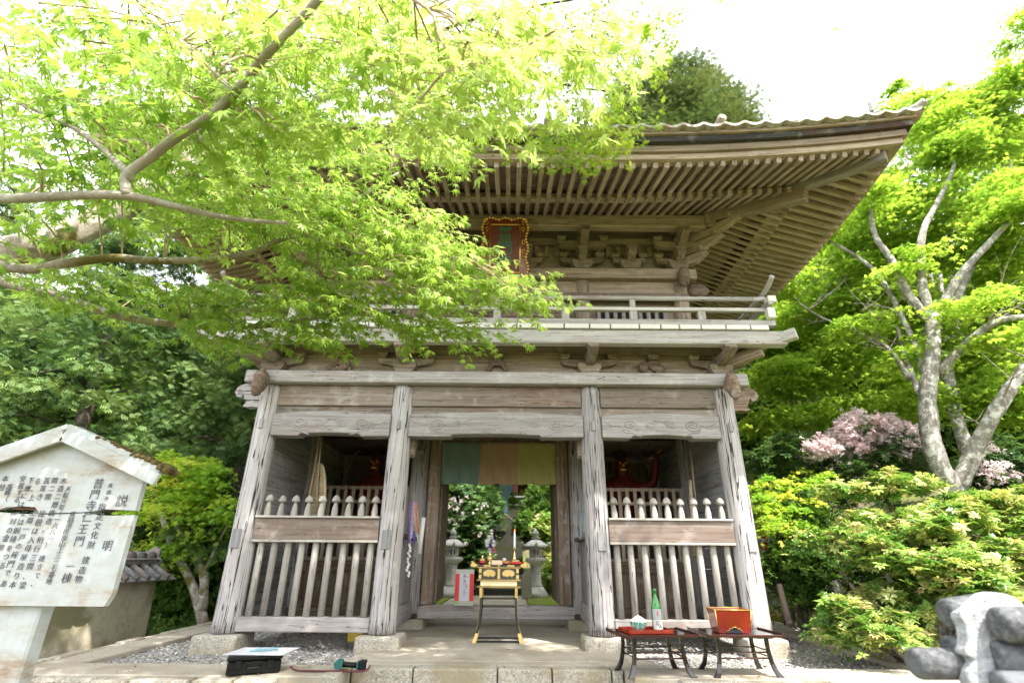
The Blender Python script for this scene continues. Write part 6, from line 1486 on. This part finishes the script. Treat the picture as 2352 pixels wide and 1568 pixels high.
# far woodland as one mass behind everything
wood_ = []
for k in range(64):
    x = -34 + k * 1.12; y = R.uniform(24, 34); h = R.uniform(6, 9) if x < 8 else R.uniform(6, 10)
    if -14 < x < 3: h += 5
    z0 = hgt(x, min(y, 40)); wood_.append(((x, y, z0 + h * .55), (2.6, 2.2, h * .6), 46))
P_, cr_ = blob_points(wood_, 34, 1.1, .6, .6)
fw = leaves('far_woodland', RO6, P_, NR.uniform(0, 6.28, len(P_)), NR.uniform(-.5, .8, len(P_)), NR.normal(0, .4, len(P_)), NR.uniform(.25, .5, len(P_)), L_FOR, {'_w': (0, 0, 0)} if 0 else thing('woodland_root', (0, 0, 0), 'x', 'x'), cr_)
rt_ = fw.parent; fw.parent = None; bpy.data.objects.remove(rt_); fw['kind'] = 'stuff'; fw['label'] = 'dark wooded slope behind the temple grounds'
wood_ = [(at(u, v, Y), (ru * Y / 1180, 1.2, rv * Y / 1180), n) for u, v, ru, rv, Y, n in ((1780, 960, 110, 110, 16, 120), (1950, 900, 140, 140, 16.5, 150), (2150, 950, 150, 150, 16.5, 160), (2330, 950, 130, 160, 16, 140), (560, 1200, 140, 200, 16.5, 200), (300, 1200, 200, 120, 17, 150))]
P_, cr_ = blob_points(wood_, 40, .7, .5, .4)
fw = leaves('near_woodland', RO6, P_, NR.uniform(0, 6.28, len(P_)), NR.uniform(-.5, .8, len(P_)), NR.normal(0, .4, len(P_)), NR.uniform(.14, .28, len(P_)), L_FOR, thing('woodland_root', (0, 0, 0), 'x', 'x'), cr_)
rt_ = fw.parent; fw.parent = None; bpy.data.objects.remove(rt_); fw['kind'] = 'stuff'; fw['label'] = 'dark undergrowth and saplings closing the gaps beyond the gate'

# ------------------------------------------------------------------ beyond the gate: steps, lanterns, hall
st0, st1 = 16.4, 21.2
SX = at(1150, 1250, 19)[0] - .25
mb = MB(); n = 15
for k in range(n):
    y = st0 + (st1 - st0) * k / n; mb.bx(SX - 1.0, SX + 1.0, y, y + .34, -.3 + .172 * k, .172 * (k + 1)); 
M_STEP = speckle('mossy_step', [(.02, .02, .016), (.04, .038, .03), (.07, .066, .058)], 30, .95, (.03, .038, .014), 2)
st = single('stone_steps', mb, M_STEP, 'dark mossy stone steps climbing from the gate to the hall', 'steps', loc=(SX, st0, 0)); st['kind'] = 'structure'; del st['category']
pth = MB().bx(SX - 1.0, SX + 1.0, PY1 + .01, st0 - .01, -.2, .0); struct(pth.build('stone_path', M_CONC))
mb = MB().bx(-2.9, -1.3 + 0.0, 12.6, 16.3, -.2, .015) if 0 else MB().bx(CX - 2.6, SX - 1.02, PY1 + .01, 16.4, -.2, .02); mb.bx(SX + 1.02, CX + 3, PY1 + .01, 16.4, -.2, .02)
struct(mb.build('moss_ground', speckle('bright_moss', [(.07, .11, .015), (.15, .21, .02), (.28, .33, .04)], 20, 1, (.12, .09, .05), 1.5)))
def lantern(loc, label, rz=0):
    t = thing('stone_lantern', (0, 0, 0), label, 'stone lantern', 'stone lanterns flanking the steps'); t['_w'] = (0., 0., 0.)
    H = rotz(pi / 6)
    MB().lathe((0, 0, 0), [(.36, 0), (.36, .10), (.30, .16), (.24, .24), (.2, .26)], 6, H).build('base', M_LANT, t, .015)
    MB().lathe((0, 0, 0), [(.19, .26), (.16, .32), (.14, .5), (.155, .56), (.14, .62), (.17, .82)], 16).build('shaft', M_LANT, t)
    MB().lathe((0, 0, 0), [(.2, .82), (.34, .92), (.34, .98), (.27, 1.0)], 6, H).build('platform', M_LANT, t, .012)
    fb = MB().lathe((0, 0, 0), [(.2, 1.0), (.2, 1.26)], 6, H).build('fire_box', M_LANT, t, .01)
    for a in (-pi / 2, 0, pi): MB().box((cos(a) * .176, sin(a) * .176, 1.13), (.12, .012, .13), rotz(a + pi / 2)).build('window', M_DARK, fb)  # dark plates on the faces, the shade inside the openings as colour
    rf = MB().lathe((0, 0, 0), [(.36, 1.26), (.40, 1.29), (.30, 1.37), (.16, 1.45), (.08, 1.48)], 6, H).build('roof', M_LANT, t, .01)
    for k in range(6):
        a = k * pi / 3 + pi / 6; MB().tube([(cos(a) * .33, sin(a) * .33, 1.31), (cos(a) * .42, sin(a) * .42, 1.31), (cos(a) * .45, sin(a) * .45, 1.36), (cos(a) * .42, sin(a) * .42, 1.40)], [.03, .035, .035, .02], 8).build('roof_scroll', M_LANT, rf)
    MB().lathe((0, 0, 0), [(.07, 1.48), (.13, 1.52), (.06, 1.56), (.10, 1.61), (.09, 1.67), (.03, 1.74), (.0, 1.79)], 16).build('jewel_finial', M_LANT, t)
    t.location = loc; t.rotation_euler = (0, 0, rz); return t
lantern((at(1230, 1366, 16.0)[0], 15.6, .02), 'sunlit stone lantern right of the steps beyond the gate')
lantern((at(1034, 1366, 15.6)[0], 15.6, .02), 'shaded stone lantern left of the steps, half hidden by the azalea', .2)
mk = single('stone_marker', MB().prism([(-.14, 0), (.14, 0), (.13, .56), (0, .66), (-.13, .56)], (0, 0, 0), (1, 0, 0), (0, 0, 1), (0, .16, 0)), M_STONE, 'low pointed granite marker stone beside the sunlit lantern', 'stone marker', bevel=.01); mk.location = at(1210, 1366, 15.0) * (1, 1, 0) + np.array((0, 0, .015))
bush('azalea_shrub', 'dark pink-flowering azalea seen through the gate, left of the steps', [(c, (r[0], .6, r[2]), n) for c, r, n in zs([(1060, 1180, 50, 60, 16.5, 1), (1100, 1140, 40, 30, 17.5, .6), (1080, 1260, 45, 40, 17, .7), (1035, 1120, 30, 20, 17, .3), (1130, 1170, 22, 30, 19, .3)], 55)], 16, .3, .7, .16, RO8, L_RHO, loc=(-1.9, 17.2, 0),
     bloss=[(c, (r[0], .3, r[2]), n) for c, r, n in zs([(1070, 1180, 50, 60, 15.9, 1)], 13)], bs=.07)
bush('pale_green_shrub', 'light green leafy shrub behind the sunlit stone lantern', [(c, (r[0], .4, r[2]), n) for c, r, n in zs([(1262, 1230, 22, 50, 17, 1), (1270, 1310, 16, 40, 16.5, .8), (1245, 1210, 18, 24, 17, .4)], 50)], 14, .2, .6, .14, RO8, L_PIE, loc=(1.5, 17, 0))
bush('clipped_hedge', 'dark clipped hedge right of the stone steps', [(c, (r[0], .8, r[2]), n) for c, r, n in zs([(1215, 1200, 26, 22, 20, 1), (1262, 1150, 26, 40, 21, 1), (1228, 1160, 16, 44, 20.5, .8), (1110, 1150, 14, 44, 20.5, .6)], 70)], 20, .25, .7, .12, RO6, L_FOR, loc=(1.2, 20, 0))
# hall
hz = 2.62; hall = thing('temple_hall', (1.0, 25, hz), 'red-brown temple hall with white rail at the top of the stone steps', 'temple hall')
MB().bx(-7, 8, 23.4, 31, hz - 2, hz + .25).build('stone_base', plain('pink_stone', (.45, .36, .34), .9, var=.1), hall)
MB().bx(-6, 7, 25.2, 30, hz + .25, hz + 3.6).build('wall', M_DARKW, hall)
M_HR = plain('hall_red', (.20, .06, .035), .7, var=.2)
for x in (-5.5, -3.2, -.9, .2, 1.15, 3.4, 5.8): MB().bx(x - .12, x + .12, 24.3, 24.54, hz + .25, hz + 3.8).build('pillar', M_HR if x not in (1.15,) else plain('pale_pillar', (.5, .5, .36), .7), hall)
for z in (.55, .9): MB().bx(-6, 7, 24.1, 24.18, hz + z, hz + z + .07).build('rail', M_WHITE, hall)
MB().bx(-.7, .1, 25.12, 25.19, hz + .3, hz + 2.6).build('door', M_RED, hall)
MB().bx(.2, .9, 25.12, 25.19, hz + .3, hz + 2.6).build('door', plain('hall_gold', (.35, .2, .06), .6), hall)
mb = MB(); ze = hz + 3.8
for s in (1, -1):
    vs = [(-8, 27.5 - s * 5.5, ze), (9, 27.5 - s * 5.5, ze), (6, 27.5, ze + 3.6), (-5, 27.5, ze + 3.6)]; vs2 = [(a, b, c - .25) for a, b, c in vs]; mb.add(vs + vs2, [(0, 1, 2, 3), (7, 6, 5, 4), (0, 4, 5, 1)], vs + vs2)
vs = [(9, 22, ze), (9, 33, ze), (6, 27.5, ze + 3.6), (-8, 22, ze), (-8, 33, ze), (-5, 27.5, ze + 3.6)]; mb.add(vs, [(0, 1, 2), (5, 4, 3)], vs)
mb.build('roof', M_TILE, hall)
# dark bronze urn in front of the hall
ub = at(1172, 1180, 22.3); single('bronze_urn', MB().lathe((0, 0, 0), [(.22, 0), (.24, .1), (.12, .3), (.1, .7), (.3, 1.1), (.34, 1.5), (.26, 1.8), (.3, 1.9)], 20), plain('patina', (.03, .07, .07), .5, .3), 'dark green bronze urn at the head of the steps', 'urn').location = (ub[0] - .1, 22.6, hz + .25) if 0 else (ub[0] - .2, 22.6, 2.6)
struct(MB().bx(-5, 6, st1 + .3, 23.39, 1.0, 2.59).build('upper_terrace', M_CONC))

# ---- jizo, stones, wooden lantern in the right garden
def stones(lst, label):
    t = thing('garden_rock', lst[0][0], label, 'rock')
    return t
for (u, v, Y, r, lb) in ((1768, 1300, 9.4, .26, 'pale rough rock carrying the small red-bibbed statue'), (1765, 1355, 9.2, .22, 'mossy rock under the pale rock right of the gate'), (1905, 1225, 11, .34, 'white boulder behind the shrubs with a red cloth on it'), (2180, 1400, 7.6, .28, 'brown boulder half hidden under the yellow-green shrub')):
    c = at(u, v, Y); single('garden_rock', MB().ball((0, 0, 0), r, 10, (1.1, .9, .85), jit=.28), M_LANT if Y > 8 else M_STONE, lb, 'rock').location = c
c = at(1757, 1242, 9.3); c[2] = at(1768, 1300, 9.4)[2] + .215
jz = thing('jizo_statue', tuple(c), 'tiny stone statue in red cap and bib on the pale rock beside the gate', 'statue'); jz['_w'] = (0., 0., 0.)
MB().lathe((0, 0, 0), [(.07, 0), (.075, .06), (.06, .13), (.035, .16), (.03, .17), (.045, .19), (.05, .22), (.04, .25), (.0, .27)], 16).build('body', M_LANT, jz)
M_RC = plain('red_cloth', (.6, .02, .03), .9)
MB().lathe((0, -.01, 0), [(.088, .03), (.085, .08), (.066, .14), (.04, .165)], 16).build('bib', M_RC, jz); MB().lathe((0, 0, 0), [(.055, .225), (.05, .25), (.0, .285)], 16).build('cap', M_RC, jz)
rc = at(1897, 1203, 10.6); single('red_cloth', MB().ball((0, 0, 0), .07, 6, (1, .6, .8), rotz(.3), .2), M_RC, 'scrap of red cloth on the white boulder among the shrubs', 'cloth').location = rc
wl_ = at(1812, 1300, 9.6); wt = thing('wooden_lantern', (wl_[0], 9.6, at(1812, 1330, 9.6)[2]), 'small dark wooden lantern with a wide roof behind the young maple', 'wooden lantern'); wt['_w'] = (0., 0., 0.)
for sx in (-1, 1):
    for sy in (-1, 1): MB().bx(sx * .16 - .02, sx * .16 + .02, sy * .16 - .02, sy * .16 + .02, -.7, .5).build('corner_post', M_EDGE, wt)
MB().bx(-.135, .135, -.15, -.14, .05, .45).build('paper_pane', M_WHITE, wt); MB().bx(-.2, .2, -.2, .2, -.05, .0).build('floor', M_EDGE, wt)
for k in range(4): MB().bx(-.135 + k * .085, -.12 + k * .085, -.17, -.155, .0, .49).build('pane_bar', M_EDGE, wt)
MB().lathe((0, 0, 0), [(.45, .502), (.44, .54), (.05, .68)], 4, rotz(pi / 4)).build('roof', M_EDGE, wt)
a, b_ = at(1790, 1342, 8.2), at(1812, 1424, 8.0)
single('wooden_stake', MB().tube([b_ - (0, 0, .05), a], [.045, .04], 10), M_RAILB, 'bare wooden stake leaning in the ground cover right of the gate', 'stake', loc=tuple(b_))

for o in bpy.data.objects:
    if '_w' in o: del o['_w']
